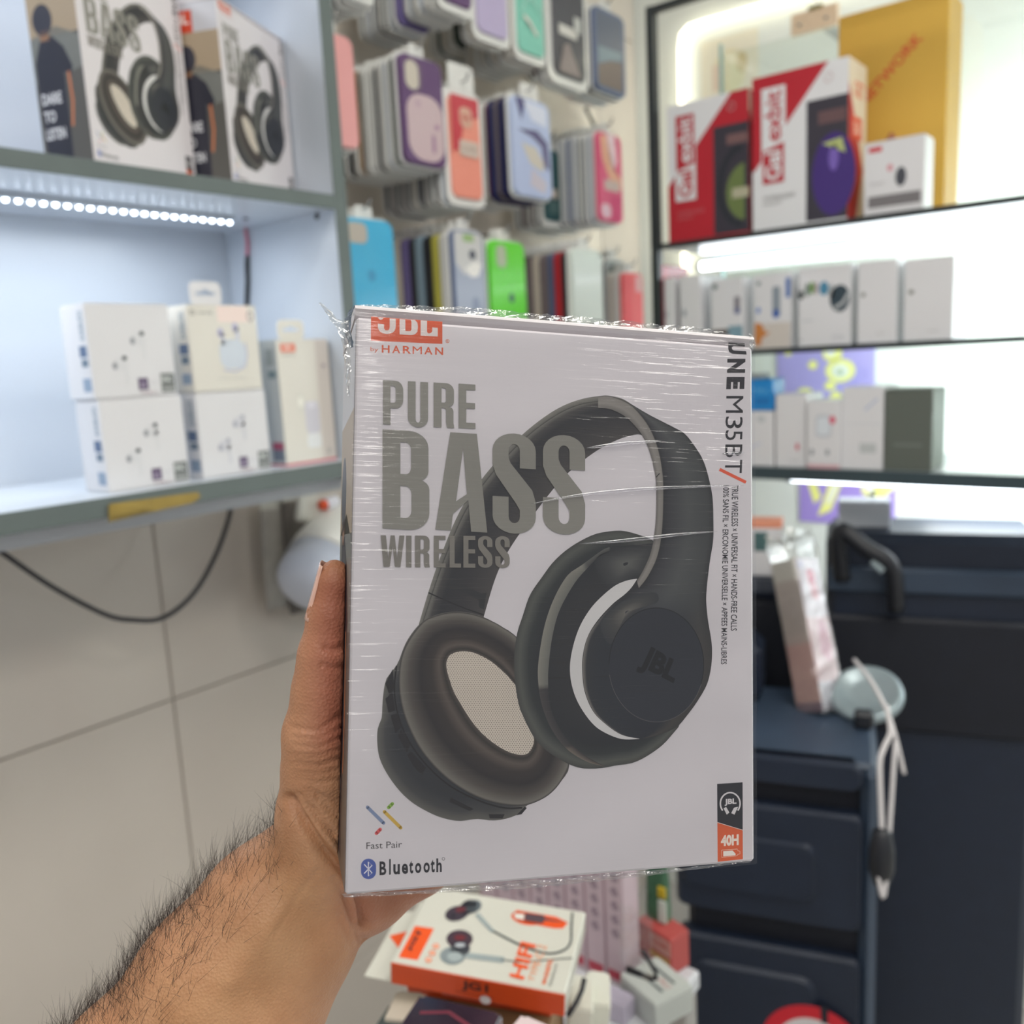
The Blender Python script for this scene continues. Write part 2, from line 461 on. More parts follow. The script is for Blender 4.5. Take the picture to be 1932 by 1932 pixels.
# golden packing tape stuck on the lower edge
M_tape = mat('brown_tape', (150, 128, 62), rough=0.3, noise=0.15, nscale=40)
tp = MB()
pa, pb, pc, pd = onY(205, 951, SY-0.0016), onY(374, 928, SY-0.0016), onY(366, 948, SY-0.0016), onY(205, 985, SY-0.0016)
tp.add([pa, pb, onY(378, 938, SY-0.0019), pc, pd], [(0, 1, 2, 3, 4)])
tp.add([onY(205, 953, SY-0.004), onY(281, 941, SY-0.003), onY(286, 960, SY-0.006), onY(205, 977, SY-0.004)], [(0, 1, 2, 3)])
o = tp.build('packing_tape', M_tape); tag(o, 'strip of brown packing tape stuck on the grey shelf edge', 'tape')
sm = o.modifiers.new('thick', 'SOLIDIFY'); sm.thickness = 0.0003

# LED strip under the upper board
M_led = mat('led_diode', (255, 255, 255), emit=11.0, ecol=(225, 238, 255))
M_pcb = mat('led_channel', (186, 194, 204), rough=0.3, noise=0.02)
zl = Z_UP-0.0165
t = thing('led_strip', 'cool white LED strip with a row of diodes under the upper shelf board', 'light strip', loc=(0.45, 0.985, zl-0.006))
MB().bbox((-0.33, -0.007, 0.0), (0.246, 0.007, 0.0058), 0.001).build('channel', M_pcb, t)
led_me = None
for i in range(46):
    x = 0.243-i*0.0126
    if led_me is None:
        o = MB().lathe([(0.0026, 0), (0.0026, 0.0012), (0.0019, 0.0024), (0.0006, 0.0029)], (0, 0, 0), (0, 0, -1), 10).build('led', M_led, t)
        led_me = o.data
    else:
        o = bpy.data.objects.new('led', led_me); COL.objects.link(o); o.parent = t
    o.location = (x, 0, 0)
al = area_light('led_strip_glow', (0.40, 0.985, zl-0.012), (0, 0, 0), 0.55, 0.012, 1.10, (0.88, 0.94, 1.0)); al.parent = None
al2 = area_light('led_strip_glow', (0.40, 0.985, 1.985-0.03), (0, 0, 0), 0.55, 0.012, 0.75, (0.90, 0.94, 1.0))
t2 = copy_tree(t, Matrix.Translation((0.45, 0.985, 1.985-0.0165-0.006)), 'cool white LED strip under the topmost shelf board')
# power lead of the strip
xq = XS1-0.0035
t = thing('power_lead', 'pink and black power lead hanging in the shelf corner', 'cable', loc=tuple(onX(465, 585, xq)))
b0 = np.array(t.location)
def rel(ps, o_): return [np.array(p)-o_ for p in ps]
MB().tube(rel([onX(463, 424, xq), onX(464, 440, xq), onX(467, 456, xq), onX(466.5, 484, xq)], b0), 0.0024, 8).build('red_wire', mat('pink_wire', (205, 120, 140), rough=0.4, noise=0.05), t, True)
MB().tube(rel([onX(466.5, 482, xq), onX(466, 500, xq), onX(467, 530, xq), onX(465, 590, xq)], b0), [0.0028, 0.0034, 0.0032, 0.003], 8).build('black_sleeve', M_dark_plastic, t, True)
# loose black wire at the top bay
MB_ = MB().tube([onY(352, -40, 1.09), onY(366, -8, 1.08), onY(376, 5, 1.07), onY(392, 9, 1.07), onY(412, 2, 1.08), onY(425, -20, 1.09)], 0.0024, 8)
o = MB_.build('black_wire', M_dark_plastic, None, True); tag(o, 'loop of black wire hanging above the headphone boxes', 'cable')

# ---- earbud cartons on the lower board
M_white_card = mat('white_card', (220, 219, 221), rough=0.35, noise=0.01, coat=0.25)
M_cream_card = mat('cream_card', (222, 218, 208), rough=0.35, noise=0.01, coat=0.25)
GREY, BLU, PURP, INK = rgb(120, 122, 122), rgb(88, 108, 140), rgb(98, 80, 110), rgb(60, 66, 72)
def ear_art(t, w_, d_, h_, full=True, side=True, faint=False):
    a = Art(*face(w_, d_, h_, 'F'))
    c1, c2 = (rgb(206, 206, 212), rgb(168, 170, 182)) if faint else (rgb(214, 214, 216), rgb(150, 152, 158))
    for (cx, cz) in ((0.58, 0.62), (0.34, 0.36)):
        a.ell(w_*cx, h_*cz, w_*0.085, h_*0.07, c1); a.rect(w_*(cx+0.035), h_*(cz-0.22), w_*(cx+0.075), h_*cz, c1)
        a.layer(); a.ell(w_*(cx+0.05), h_*(cz+0.06), w_*0.03, h_*0.025, INK if not faint else c2, 12)
        a.ell(w_*(cx-0.07), h_*(cz-0.02), w_*0.03, h_*0.04, c2, 12)
    a.layer()
    a.rect(w_*0.52, h_*0.07, w_*0.64, h_*0.20, PURP)
    a.text('5.3', w_*0.66, h_*0.13, w_*0.74, h_*0.16, rgb(190, 186, 196))
    a.text('TYPE-C', w_*0.53, h_*0.02, w_*0.74, h_*0.05, rgb(165, 130, 140))
    a.rect(w_*0.80, h_*0.03, w_*0.975, h_*0.24, rgb(110, 114, 112))
    a.layer(); a.text('ENC', w_*0.815, h_*0.14, w_*0.94, h_*0.21, rgb(215, 218, 216), 0.02)
    a.rect(w_*0.815, h_*0.05, w_*0.96, h_*0.09, rgb(160, 162, 160)); a.rect(w_*0.545, h_*0.09, w_*0.60, h_*0.15, rgb(150, 140, 160))
    a.build('front_print', t)
    if side:
        s_ = Art(*face(w_, d_, h_, 'L'))
        s_.text('EARBUDS', d_*0.72, h_*0.62, d_*0.88, h_*0.92, rgb(110, 134, 150), 0.02, rot=90)
        s_.rect(d_*0.62, h_*0.44, d_*0.92, h_*0.56, BLU); s_.rect(d_*0.66, h_*0.34, d_*0.92, h_*0.42, rgb(104, 122, 140))
        s_.rect(d_*0.62, h_*0.08, d_*0.94, h_*0.22, rgb(140, 158, 180)); s_.build('side_print', t)
H1 = 0.0965
def zb(i): return Z_LO+i*(H1+0.0004)
e1 = carton('earbud_box', 'white earbud carton lying under another one beside the tabbed carton stack', 'box', 0.094, 0.05, H1, M_white_card, (0.5015, 0.90, zb(0)), group='earbud cartons')
ear_art(e1, 0.094, 0.05, H1)
e2 = copy_tree(e1, Matrix.Translation((0.4995, 0.902, zb(1)))@Matrix.Rotation(0.02, 4, 'Z'), 'white earbud carton stacked on top of a twin on the lower shelf board')
e1['label'] = 'white earbud carton at the foot of the stack away from the orange-tagged carton'
e3 = carton('earbud_box', 'glossy white earbud carton carrying the carton with a hanging tab', 'box', 0.0935, 0.06, H1, M_white_card, (0.612, 0.90, zb(0)), group='earbud cartons')
ear_art(e3, 0.0935, 0.06, H1, faint=True)
e4 = carton('earbud_box', 'cream earbud carton with a hanging tab and a charging case picture', 'box', 0.091, 0.06, H1, M_cream_card, (0.6115, 0.90, zb(1)), group='earbud cartons')
a = Art(*face(0.091, 0.06, H1, 'F')); W_, H_ = 0.091, H1
a.ring(W_*0.075, H_*0.91, W_*0.032, H_*0.03, 0.0012, rgb(110, 110, 108)); a.text('melody', W_*0.14, H_*0.885, W_*0.36, H_*0.93, rgb(105, 105, 104))
a.rect(W_*0.42, H_*0.80, W_*0.86, H_*0.99, rgb(240, 220, 212))
a.ring(W_*0.90, H_*0.87, W_*0.05, H_*0.06, 0.0015, rgb(150, 132, 136))
a.layer(); a.poly([(W_*x, H_*z) for x, z in rrect(0.40, 0.26, 0.78, 0.60, 0.12)], rgb(206, 214, 224))
a.line([(W_*x, H_*z) for x, z in ((0.44, 0.25), (0.60, 0.22), (0.76, 0.28), (0.80, 0.42), (0.79, 0.56))], 0.0016, rgb(176, 182, 214))
for (cx, cz) in ((0.44, 0.68), (0.66, 0.74)):
    a.ell(W_*cx, H_*cz, W_*0.045, H_*0.055, rgb(186, 184, 210)); a.rect(W_*cx, H_*(cz-0.14), W_*(cx+0.05), H_*cz, rgb(200, 204, 222))
a.text('wireless earphone', W_*0.34, H_*0.13, W_*0.74, H_*0.16, rgb(186, 188, 186)); a.build('front_print', e4)
s_ = Art(*face(0.091, 0.06, H1, 'L'))
s_.text('EARBUDS', 0.044, H_*0.62, 0.053, H_*0.92, rgb(110, 134, 150), 0.02, rot=90); s_.rect(0.038, H_*0.44, 0.056, H_*0.56, BLU)
s_.rect(0.040, H_*0.33, 0.055, H_*0.42, rgb(104, 122, 140)); s_.rect(0.038, H_*0.10, 0.056, H_*0.22, rgb(140, 158, 180)); s_.build('side_print', e4)
def hang_tab(t, w_, h_, y, z, m, slot=True, x=0.0):
    """upright cardboard tab with a euro slot"""
    out = rrect(-w_/2, 0, w_/2, h_, w_*0.18)
    hole = [(-w_*0.30, h_*0.42), (w_*0.30, h_*0.42), (w_*0.30, h_*0.56), (w_*0.12, h_*0.58), (0, h_*0.72), (-w_*0.12, h_*0.58), (-w_*0.30, h_*0.56)]
    loops = [[Vector((a_, b_, 0)) for a_, b_ in q] for q in (out, hole)]
    tr = tessellate_polygon(loops); flat = out+hole
    mb = MB(); th = 0.0008
    mb.add([(x+a_, y, z+b_) for a_, b_ in flat], [q for q in tr]); mb.add([(x+a_, y+th, z+b_) for a_, b_ in flat], [q[::-1] for q in tr])
    for lp in (out, hole):
        n_ = len(lp); mb.add([(x+a_, y, z+b_) for a_, b_ in lp]+[(x+a_, y+th, z+b_) for a_, b_ in lp], [(i, (i+1) % n_, n_+(i+1) % n_, n_+i) for i in range(n_)])
    return mb.build('hang_tab', m, t)
hang_tab(e4, 0.040, 0.026, 0.002, H1-0.0005, M_white_card, x=-0.018)
# cream earbud carton with an orange tag and red foot line
jw, jd, jh = 0.080, 0.044, 0.154
e5 = carton('earbud_box', 'tall cream earbud carton with orange logo tag and red line along its foot', 'box', jw, jd, jh, M_cream_card, (0.7215, 0.901, Z_LO), group='earbud cartons')
a = Art(*face(jw, jd, jh, 'F'))
a.rect(jw*0.08, jh*0.90, jw*0.36, jh*0.965, rgb(226, 120, 92)); a.rect(0, 0, jw, jh*0.016, rgb(200, 70, 92))
a.rect(jw*0.74, jh*0.02, jw, jh*0.995, rgb(206, 198, 190))
a.layer(); a.text('JBL', jw*0.13, jh*0.915, jw*0.31, jh*0.95, rgb(244, 228, 220), 0.03); a.text('WAVE', jw*0.09, jh*0.868, jw*0.34, jh*0.885, rgb(150, 146, 140))
for (u0, v0, u1, v1, c) in ((0.30, 0.42, 0.44, 0.58, (218, 216, 206)), (0.44, 0.24, 0.72, 0.50, (206, 204, 212)), (0.44, 0.12, 0.72, 0.24, (226, 228, 228))):
    a.poly([(jw*x, jh*z) for x, z in rrect(u0, v0, u1, v1, 0.05)], rgb(*c))
a.ell(jw*0.86, jh*0.08, jw*0.05, jh*0.03, rgb(184, 180, 174)); a.ell(jw*0.88, jh*0.78, jw*0.04, jh*0.018, rgb(160, 148, 156))
a.layer(); a.ell(jw*0.37, jh*0.50, jw*0.05, jh*0.04, rgb(238, 236, 226)); a.ell(jw*0.58, jh*0.47, jw*0.09, jh*0.03, rgb(220, 218, 226)); a.build('front_print', e5)
s_ = Art(*face(jw, jd, jh, 'L')); s_.rect(0, 0, jd, jh, rgb(196, 202, 204)); s_.layer()
s_.rect(jd*0.5, jh*0.80, jd*0.85, jh*0.93, rgb(160, 168, 170)); s_.rect(jd*0.55, jh*0.70, jd*0.9, jh*0.76, rgb(120, 140, 148))
s_.rect(jd*0.45, jh*0.13, jd*0.95, jh*0.19, rgb(176, 80, 110)); s_.rect(jd*0.45, jh*0.04, jd*0.95, jh*0.13, rgb(120, 130, 146)); s_.rect(0, 0, jd, jh*0.016, rgb(190, 60, 86)); s_.build('side_print', e5)
hang_tab(e5, 0.040, 0.024, 0.002, jh-0.0005, M_cream_card, x=-0.014)

# ---- cable, bulb and packets under the shelf
cb = [onY(434, 936, 1.0), onY(436, 950, 1.02), onY(428, 990, 1.05), onY(408, 1045, 1.06), onY(376, 1105, 1.06), onY(340, 1145, 1.06), onY(300, 1168, 1.06), onY(256, 1170, 1.06), onY(200, 1160, 1.07), onY(100, 1108, 1.08), onY(0, 1040, 1.09), onY(-120, 960, 1.10)]
def smooth_path(P, n=6):
    P = [np.array(p) for p in P]; out = []
    for i in range(len(P)-1):
        p0, p1, p2, p3 = P[max(i-1, 0)], P[i], P[i+1], P[min(i+2, len(P)-1)]
        for k in range(n):
            t_ = k/n; out.append(0.5*((2*p1)+(-p0+p2)*t_+(2*p0-5*p1+4*p2-p3)*t_*t_+(-p0+3*p1-3*p2+p3)*t_**3))
    out.append(P[-1]); return out
cb[0] = np.array([cb[0][0], cb[0][1], 1.317])
o = MB().tube(smooth_path(cb), 0.0032, 8).build('black_cable', mat('black_cable', (34, 36, 44), rough=0.4, noise=0.05), None, True)
tag(o, 'black cable drooping from the shelf underside in front of the tiled wall', 'cable')
# large LED bulb, base up and away to the right
M_bulb_w = mat('bulb_white', (232, 232, 226), rough=0.35, noise=0.01); M_bulb_d = mat('bulb_diffuser', (206, 214, 230), rough=0.3, noise=0.01, coat=0.3)
bc = onY(592, 1098, 1.02); bax = onY(660, 960, 1.06)-bc; bax /= np.linalg.norm(bax)
t = thing('led_bulb', 'large white LED bulb hanging under the shelf board beside the packets', 'bulb', loc=tuple(bc))
MB().lathe([(0.0026, -0.0264), (0.0290, -0.0251), (0.0449, -0.0198), (0.0535, -0.0079), (0.0561, 0.0053), (0.0548, 0.0396)], (0, 0, 0), bax, 40).build('diffuser', M_bulb_d, t, True)
MB().lathe([(0.0552, 0.0399), (0.0535, 0.0594), (0.0475, 0.0858), (0.0370, 0.1162), (0.0231, 0.1373), (0.0205, 0.1478)], (0, 0, 0), bax, 40).build('housing', M_bulb_w, t, True)
MB().lathe([(0.0191, 0.1480), (0.0198, 0.1558), (0.0178, 0.1597), (0.0198, 0.1637), (0.0178, 0.1676), (0.0198, 0.1716), (0.0178, 0.1795), (0.0079, 0.1848)], (0, 0, 0), bax, 24).build('screw_cap', M_steel, t, True)
# packets hanging behind the bulb
M_pack_g = mat('packet_grey', (168, 164, 156), rough=0.4, noise=0.12, nscale=30); M_pack_w = mat('packet_white', (206, 206, 196), rough=0.35, noise=0.05, nscale=30)
M_pack_d = mat('packet_dark', (104, 98, 92), rough=0.4, noise=0.15, nscale=30)
def packet(px0, py0, px1, py1, Y, m, label, tilt=0.0, side=None):
    p = onY((px0+px1)/2, py1, Y); q = onY((px0+px1)/2, py0, Y); a_ = onY(px0, (py0+py1)/2, Y); b_ = onY(px1, (py0+py1)/2, Y)
    w_, h_ = b_[0]-a_[0], q[2]-p[2]
    t = thing('hanging_packet', label, 'packet', M=Matrix.Translation(Vector(p))@Matrix.Rotation(tilt, 4, 'Y'), group='packets under the shelf')
    MB().bbox((-w_/2, 0, 0), (w_/2, 0.012, h_*0.86), 0.004).build('pouch', m, t)
    MB().bbox((-w_/2*0.98, 0.004, h_*0.855), (w_/2*0.98, 0.0065, h_), 0.0008).build('header_card', side or M_pack_w, t)
    return t
packet(508, 925, 552, 1150, 1.13, M_pack_g, 'grey hanging packet nearest the bare tiles under the shelf', 0.03)
packet(552, 905, 600, 1155, 1.12, M_pack_d, 'dark hanging packet right behind the LED bulb', 0.02)
packet(562, 915, 596, 985, 1.06, M_pack_w, 'small white hanging packet above the LED bulb', 0.25)
packet(596, 1080, 650, 1158, 1.12, M_pack_g, 'grey hanging packet seen below the LED bulb', 0.02)
t = thing('cap_tube', 'small white tube with an orange cap above the LED bulb', 'tube', loc=tuple(onY(612, 952, 1.05)))
MB().lathe([(0.0085, 0.002), (0.009, 0.004), (0.009, 0.022), (0.0085, 0.024)], (0, 0, 0), (1, 0, 0.1), 20).build('tube', mat('tube_white', (228, 228, 236), rough=0.3, noise=0.01), t, True)
MB().lathe([(0.0070, -0.008), (0.0078, -0.006), (0.0078, 0.0018), (0.0070, 0.0019)], (0, 0, 0), (1, 0, 0.1), 20).build('cap', mat('orange_cap', (226, 84, 40), rough=0.4, noise=0.03), t, True)

# ================================================================== phone cases on wall hooks
PCOL = {'white': (214, 214, 210), 'clear': (176, 184, 194), 'grey': (150, 156, 156), 'black': (34, 36, 42), 'dark green': (30, 52, 44), 'brown': (120, 96, 72),
        'tan': (150, 116, 74), 'beige': (196, 188, 174), 'purple': (96, 66, 110), 'lavender': (186, 174, 208), 'navy': (44, 46, 92), 'dark red': (120, 40, 56),
        'red': (178, 34, 46), 'teal': (44, 84, 88), 'blue': (52, 168, 210), 'steel blue': (96, 110, 142), 'light blue': (128, 150, 164), 'yellow': (190, 184, 78),
        'violet': (108, 98, 146), 'green': (98, 214, 48), 'mint': (130, 204, 184), 'pink': (226, 160, 158), 'salmon': (236, 150, 130), 'magenta': (226, 84, 128),
        'coral': (232, 92, 96), 'charcoal': (70, 70, 78), 'ice blue': (186, 200, 232), 'mauve': (116, 106, 108), 'pale green': (212, 222, 214), 'maroon': (110, 50, 60)}
def pm(c): return mat('silicone_'+c.replace(' ', '_'), PCOL[c], rough=0.38, noise=0.03, nscale=12, coat=0.15)
M_pk = mat('clear_package', (224, 224, 220), rough=0.2, noise=0.02, nscale=20, coat=0.5)
CW, CH = 0.080, 0.160
proto = thing('phone_case', 'proto', 'phone case', loc=(0, 0, 0))
MB().prism(rrect(-CW/2, 0, CW/2, CH, 0.014, 4), (0, 0, 0), (1, 0, 0), (0, 0, 1), (0, -1, 0), -0.0016, 0.0012, bev=0.0006).build('package', M_pk, proto)
MB().prism(rrect(-CW/2+0.003, 0.004, CW/2-0.003, CH-0.004, 0.012, 4), (0, -0.0014, 0), (1, 0, 0), (0, 0, 1), (0, -1, 0), 0, 0.0078, bev=0.0016).build('case_shell', pm('grey'), proto)
MB().prism(rrect(-CW/2+0.009, CH-0.040, -CW/2+0.037, CH-0.011, 0.008, 4), (0, -0.0093, 0), (1, 0, 0), (0, 0, 1), (0, -1, 0), 0, 0.0006).build('camera_opening', mat('camera_card', (182, 174, 162), rough=0.5, noise=0.03), proto)
MB().prism(rrect(-0.013, CH-0.004, 0.013, CH+0.016, 0.005, 3), (0, 0, 0), (1, 0, 0), (0, 0, 1), (0, -1, 0), -0.0006, 0.0004).build('hang_tab', M_pk, proto)
for ch in proto.children:
    for sl in ch.material_slots:
        mm = sl.material; sl.link = 'OBJECT'; sl.material = mm
def kid(o, n):
    for c in o.children:
        if c.name.split('.')[0] == n: return c
def case_at(X, Y, Z, sw, sh, col, label, group=None, rz=0.0, pk=None, cam=True, ry=0.0, bare=0.0, tray=False):
    M = Matrix.Translation((X, Y, Z))@Matrix.Rotation(rz, 4, 'Z')@Matrix.Rotation(ry, 4, 'Y')@Matrix.Diagonal((sw, 1, sh, 1))
    c = copy_tree(proto, M, label, group)
    for ch in c.children:
        for sl in ch.material_slots:
            mm = sl.material; sl.link = 'OBJECT'; sl.material = mm
    kid(c, 'case_shell').material_slots[0].material = pm(col)
    if pk: kid(c, 'package').material_slots[0].material = pm(pk)
    if not cam:
        k = kid(c, 'camera_opening'); bpy.data.objects.remove(k)
    if bare:
        k = kid(c, 'package'); bpy.data.objects.remove(k); k = kid(c, 'case_shell'); k.scale = (1.06, bare/0.0092, 1.0)
    if tray:
        k = kid(c, 'case_shell'); k.scale = (0.84, 0.55, 0.90); k.location = (0, 0, CH*0.05)
    return c
def hook(X, Z, Yf, label='steel display hook carrying phone cases', n=[0]):
    t = thing('display_hook', label, 'hook', loc=(X, YW, Z), group='wall hooks')
    MB().bbox((-0.012, -0.004, -0.02), (0.012, 0.0, 0.012), 0.001).build('back_plate', M_pk, t)
    MB().tube([(0, -0.003, 0), (0, Yf-YW+0.012, 0), (0, Yf-YW-0.012, 0.002), (0, Yf-YW-0.018, 0.012)], 0.0022, 8).build('rod', M_steel, t)
def stack(x0, y0, x1, y1, Y, front, behind, flabel, bname, pitch=0.0125, rz=0.0, pk=None, cam=True, bcam=True, grow=0.0, bare=False, tray=False):
    xm, ym = (x0+x1)/2, (y0+y1)/2
    a, b = onY(x0, ym, Y), onY(x1, ym, Y); zt, z_ = onY(xm, y0, Y)[2], onY(xm, y1, Y)[2]
    W_, H_ = b[0]-a[0], zt-z_; X = (a[0]+b[0])/2
    f = case_at(X, Y, z_, W_/CW, H_/CH, front, flabel, 'phone cases on the wall hooks', rz=rz, pk=pk, cam=cam, tray=tray)
    for i, c in enumerate(behind):
        c_, p_ = (c, None) if isinstance(c, str) else c
        Yb = Y+pitch*(i+1)
        if Yb > YW-0.012: break
        case_at(X+random.uniform(-0.0025, 0.0025), Yb, z_+random.uniform(-0.004, 0.001)-grow*(i+1), W_/CW*random.uniform(0.97, 1.02), H_/CH, c_,
                '%s phone case seen edge-on in the stack behind %s' % (c_, bname), 'phone cases on the wall hooks', rz=random.uniform(-0.02, 0.02), pk=p_, cam=False, bare=(pitch if bare else 0.0))
    hook(X, z_+H_+0.010, Y)
    return f, W_, H_
def cprint(f, fn, lift=0.0):
    """print on the front of a hanging case: coordinates in the unscaled case frame"""
    k = kid(f, 'case_shell'); tr = k.scale[0] < 0.9
    sx, sz = (0.84, 0.90) if tr else (1, 1)
    a = Art((-CW/2*sx, -0.0066 if tr else -0.0094-lift, CH*0.05 if tr else 0), (1, 0, 0), (0, 0, 1), (0, -1, 0), fmap=lambda u, v: (u*sx, v*sz)); fn(a); a.build('front_print', f, 0.3, split=True)

WH = 'white'
# top row
stack(640, -190, 692, 12, 0.95, WH, [WH, 'grey', WH, WH, 'grey', WH], 'white packed phone case at the top of the hooks beside the shelving', 'the topmost white case by the shelving', cam=False)
stack(736, -180, 800, 60, 1.03, 'violet', ['clear', 'grey', 'charcoal', 'clear', 'clear', 'grey'], 'violet phone case with a clear tray hanging behind the deep purple card case', 'the violet tray case')
f, W_, H_ = stack(818, -195, 888, 24, 0.95, 'purple', [WH, WH, 'clear', WH, 'clear', WH], 'deep purple phone case in a white tray, high on the wall', 'the deep purple case', cam=False, tray=True)
stack(848, -120, 908, 100, 1.075, 'dark green', [WH, 'beige', 'dark green', WH], 'dark green phone case hanging behind the lavender case', 'the lavender case')
f, W_, H_ = stack(885, -135, 957, 82, 0.965, 'lavender', ['beige', WH], 'lavender phone case with a white label loop in a white tray', 'the lavender case in the white tray', cam=False, tray=True)
cprint(f, lambda a: a.line([(0.02, 0.115), (0.044, 0.105), (0.052, 0.09), (0.054, 0.08)], 0.006, rgb(226, 222, 226)))
f, W_, H_ = stack(964, -100, 1026, 118, 0.965, 'mint', ['beige', 'beige', WH, 'beige', 'grey', 'beige', WH, 'beige'], 'mint green phone case in a white tray', 'the mint green case', cam=False, tray=True)
def _m(a):
    a.line([(0.012, 0.062), (0.030, 0.088), (0.05, 0.086), (0.068, 0.072)], 0.005, rgb(164, 216, 200)); a.layer()
    a.line([(0.018, 0.058), (0.034, 0.052), (0.05, 0.038), (0.056, 0.036)], 0.007, rgb(222, 222, 212)); a.line([(0.026, 0.051), (0.038, 0.044)], 0.003, rgb(120, 130, 124))
cprint(f, _m)
f, W_, H_ = stack(1030, -75, 1106, 164, 0.96, 'charcoal', [WH, WH], 'charcoal phone case with white stickers in a clear tray', 'the charcoal case', cam=False, tray=True)
def _m(a):
    a.rect(0.014, 0.060, 0.056, 0.074, rgb(214, 212, 206)); a.rect(0.050, 0.070, 0.066, 0.092, rgb(200, 202, 198))
    a.poly([(0.012, 0.008), (0.064, 0.008), (0.036, 0.052), (0.024, 0.046)], rgb(140, 128, 126))
cprint(f, _m)
stack(1018, -10, 1090, 150, 1.09, 'maroon', ['mauve', 'maroon', 'mauve'], 'maroon phone case hanging low behind the charcoal case', 'the maroon case', cam=False)
f, W_, H_ = stack(1112, 20, 1174, 182, 0.97, 'steel blue', ['black', 'clear', 'clear', 'clear', 'pink'], 'slate blue glossy phone case at the end of the top row', 'the slate blue case', cam=False)
def _m(a):
    a.rect(0.008, 0.012, 0.070, 0.148, rgb(92, 100, 118)); a.layer()
    a.poly([(0.010, 0.014), (0.068, 0.014), (0.068, 0.070), (0.040, 0.064), (0.010, 0.050)], rgb(118, 104, 98)); a.poly([(0.010, 0.052), (0.040, 0.066), (0.068, 0.072), (0.068, 0.088), (0.010, 0.084)], rgb(120, 140, 152))
cprint(f, _m)
# middle row
f, W_, H_ = stack(590, 62, 665, 282, 0.95, 'pink', ['black', 'brown'], 'pink phone case half hidden behind the grey shelf side', 'the pink case by the shelf side', cam=False)
f, W_, H_ = stack(748, 108, 832, 318, 0.96, 'purple', ['dark green', 'clear', WH, 'black', WH, 'beige', 'tan', 'brown', 'black', 'brown'], 'purple phone case with a pale pink insert and a round camera opening', 'the purple and pink case', cam=False, grow=0.0004)
def _m(a):
    a.poly(rrect(0.010, 0.010, 0.074, 0.104, 0.026, 6), rgb(198, 176, 180)); a.poly(rrect(0.010, 0.106, 0.040, 0.150, 0.013, 6), rgb(108, 90, 110)); a.layer()
    a.poly(rrect(0.011, 0.108, 0.034, 0.148, 0.011, 6), rgb(198, 190, 176))
    a.ell(0.062, 0.062, 0.004, 0.004, rgb(158, 118, 150)); a.poly(rrect(0.052, 0.024, 0.057, 0.050, 0.002), rgb(150, 112, 146)); a.ell(0.030, 0.09, 0.005, 0.006, rgb(184, 158, 170))
cprint(f, _m)
f, W_, H_ = stack(838, 172, 910, 390, 0.955, 'salmon', ['clear', 'charcoal', 'grey', 'mauve', 'charcoal', 'beige', 'charcoal', 'mauve', 'charcoal', 'mauve', 'charcoal'], 'salmon red phone case with a sale sticker in a white header pack', 'the salmon red case', cam=False, tray=True)
def _m(a):
    a.poly([(0.006, 0.158), (0.074, 0.158), (0.074, 0.132), (0.036, 0.12), (0.024, 0.08), (0.006, 0.07)], rgb(196, 62, 74)); a.layer()
    a.poly(rrect(0.022, 0.068, 0.070, 0.092, 0.004), rgb(206, 190, 178)); a.poly(rrect(0.026, 0.112, 0.056, 0.142, 0.010), rgb(214, 170, 150)); a.layer()
    a.text('NEW', 0.03, 0.12, 0.052, 0.132, rgb(190, 90, 80), 0.02); a.text('CASE', 0.028, 0.076, 0.064, 0.084, rgb(170, 150, 140), 0.02)
cprint(f, _m)
MB().prism(rrect(-0.026, CH-0.002, 0.026, CH+0.034, 0.006), (0, -0.001, 0), (1, 0, 0), (0, 0, 1), (0, -1, 0), 0, 0.0008).build('header_card', M_pk, f)
f, W_, H_ = stack(958, 186, 1034, 378, 0.96, 'ice blue', [('navy', 'navy'), ('navy', 'mauve'), ('navy', 'navy'), 'dark red', 'beige', 'mauve', WH, 'grey', 'clear'], 'shiny ice blue phone case with painted glare patches in a white pack', 'the shiny ice blue case', cam=False)
def _m(a):
    a.poly([(0.010, 0.154), (0.030, 0.154), (0.020, 0.120)], rgb(84, 82, 130)); a.poly([(0.012, 0.106), (0.050, 0.110), (0.070, 0.094), (0.072, 0.050), (0.062, 0.056), (0.058, 0.086), (0.040, 0.098)], rgb(98, 92, 132)); a.layer()
    a.poly([(0.018, 0.086), (0.046, 0.082), (0.062, 0.060), (0.058, 0.046), (0.034, 0.056)], rgb(212, 206, 194)); a.poly([(0.036, 0.050), (0.066, 0.030), (0.060, 0.012), (0.032, 0.022)], rgb(206, 200, 212)); a.poly([(0.024, 0.152), (0.070, 0.148), (0.070, 0.118), (0.040, 0.124)], rgb(220, 226, 242))  # white-blue glare put into the ink as pale patches
cprint(f, _m)
MB().prism(rrect(-0.014, CH-0.002, 0.022, CH+0.022, 0.005), (0, -0.001, 0), (1, 0, 0), (0, 0, 1), (0, -1, 0), 0, 0.0008).build('header_card', M_pk, f)
f, W_, H_ = stack(1018, 272, 1056, 428, 1.05, 'teal', ['grey', 'mauve', 'grey', 'mauve', 'grey'], 'dark teal phone case in a white tray with a small beige sticker', 'the dark teal case', cam=False, tray=True)
cprint(f, lambda a: (a.rect(0.030, 0.052, 0.062, 0.072, rgb(196, 186, 176)), a.rect(0.02, 0.02, 0.064, 0.046, rgb(84, 112, 112))))
f, W_, H_ = stack(1120, 250, 1168, 424, 0.965, 'magenta', ['clear', 'clear', 'grey', 'clear', 'steel blue', 'clear', 'clear', 'grey', 'clear', 'grey', 'clear', 'grey'], 'magenta and pink swirled phone case at the end of the middle row', 'the magenta swirled case', cam=False)
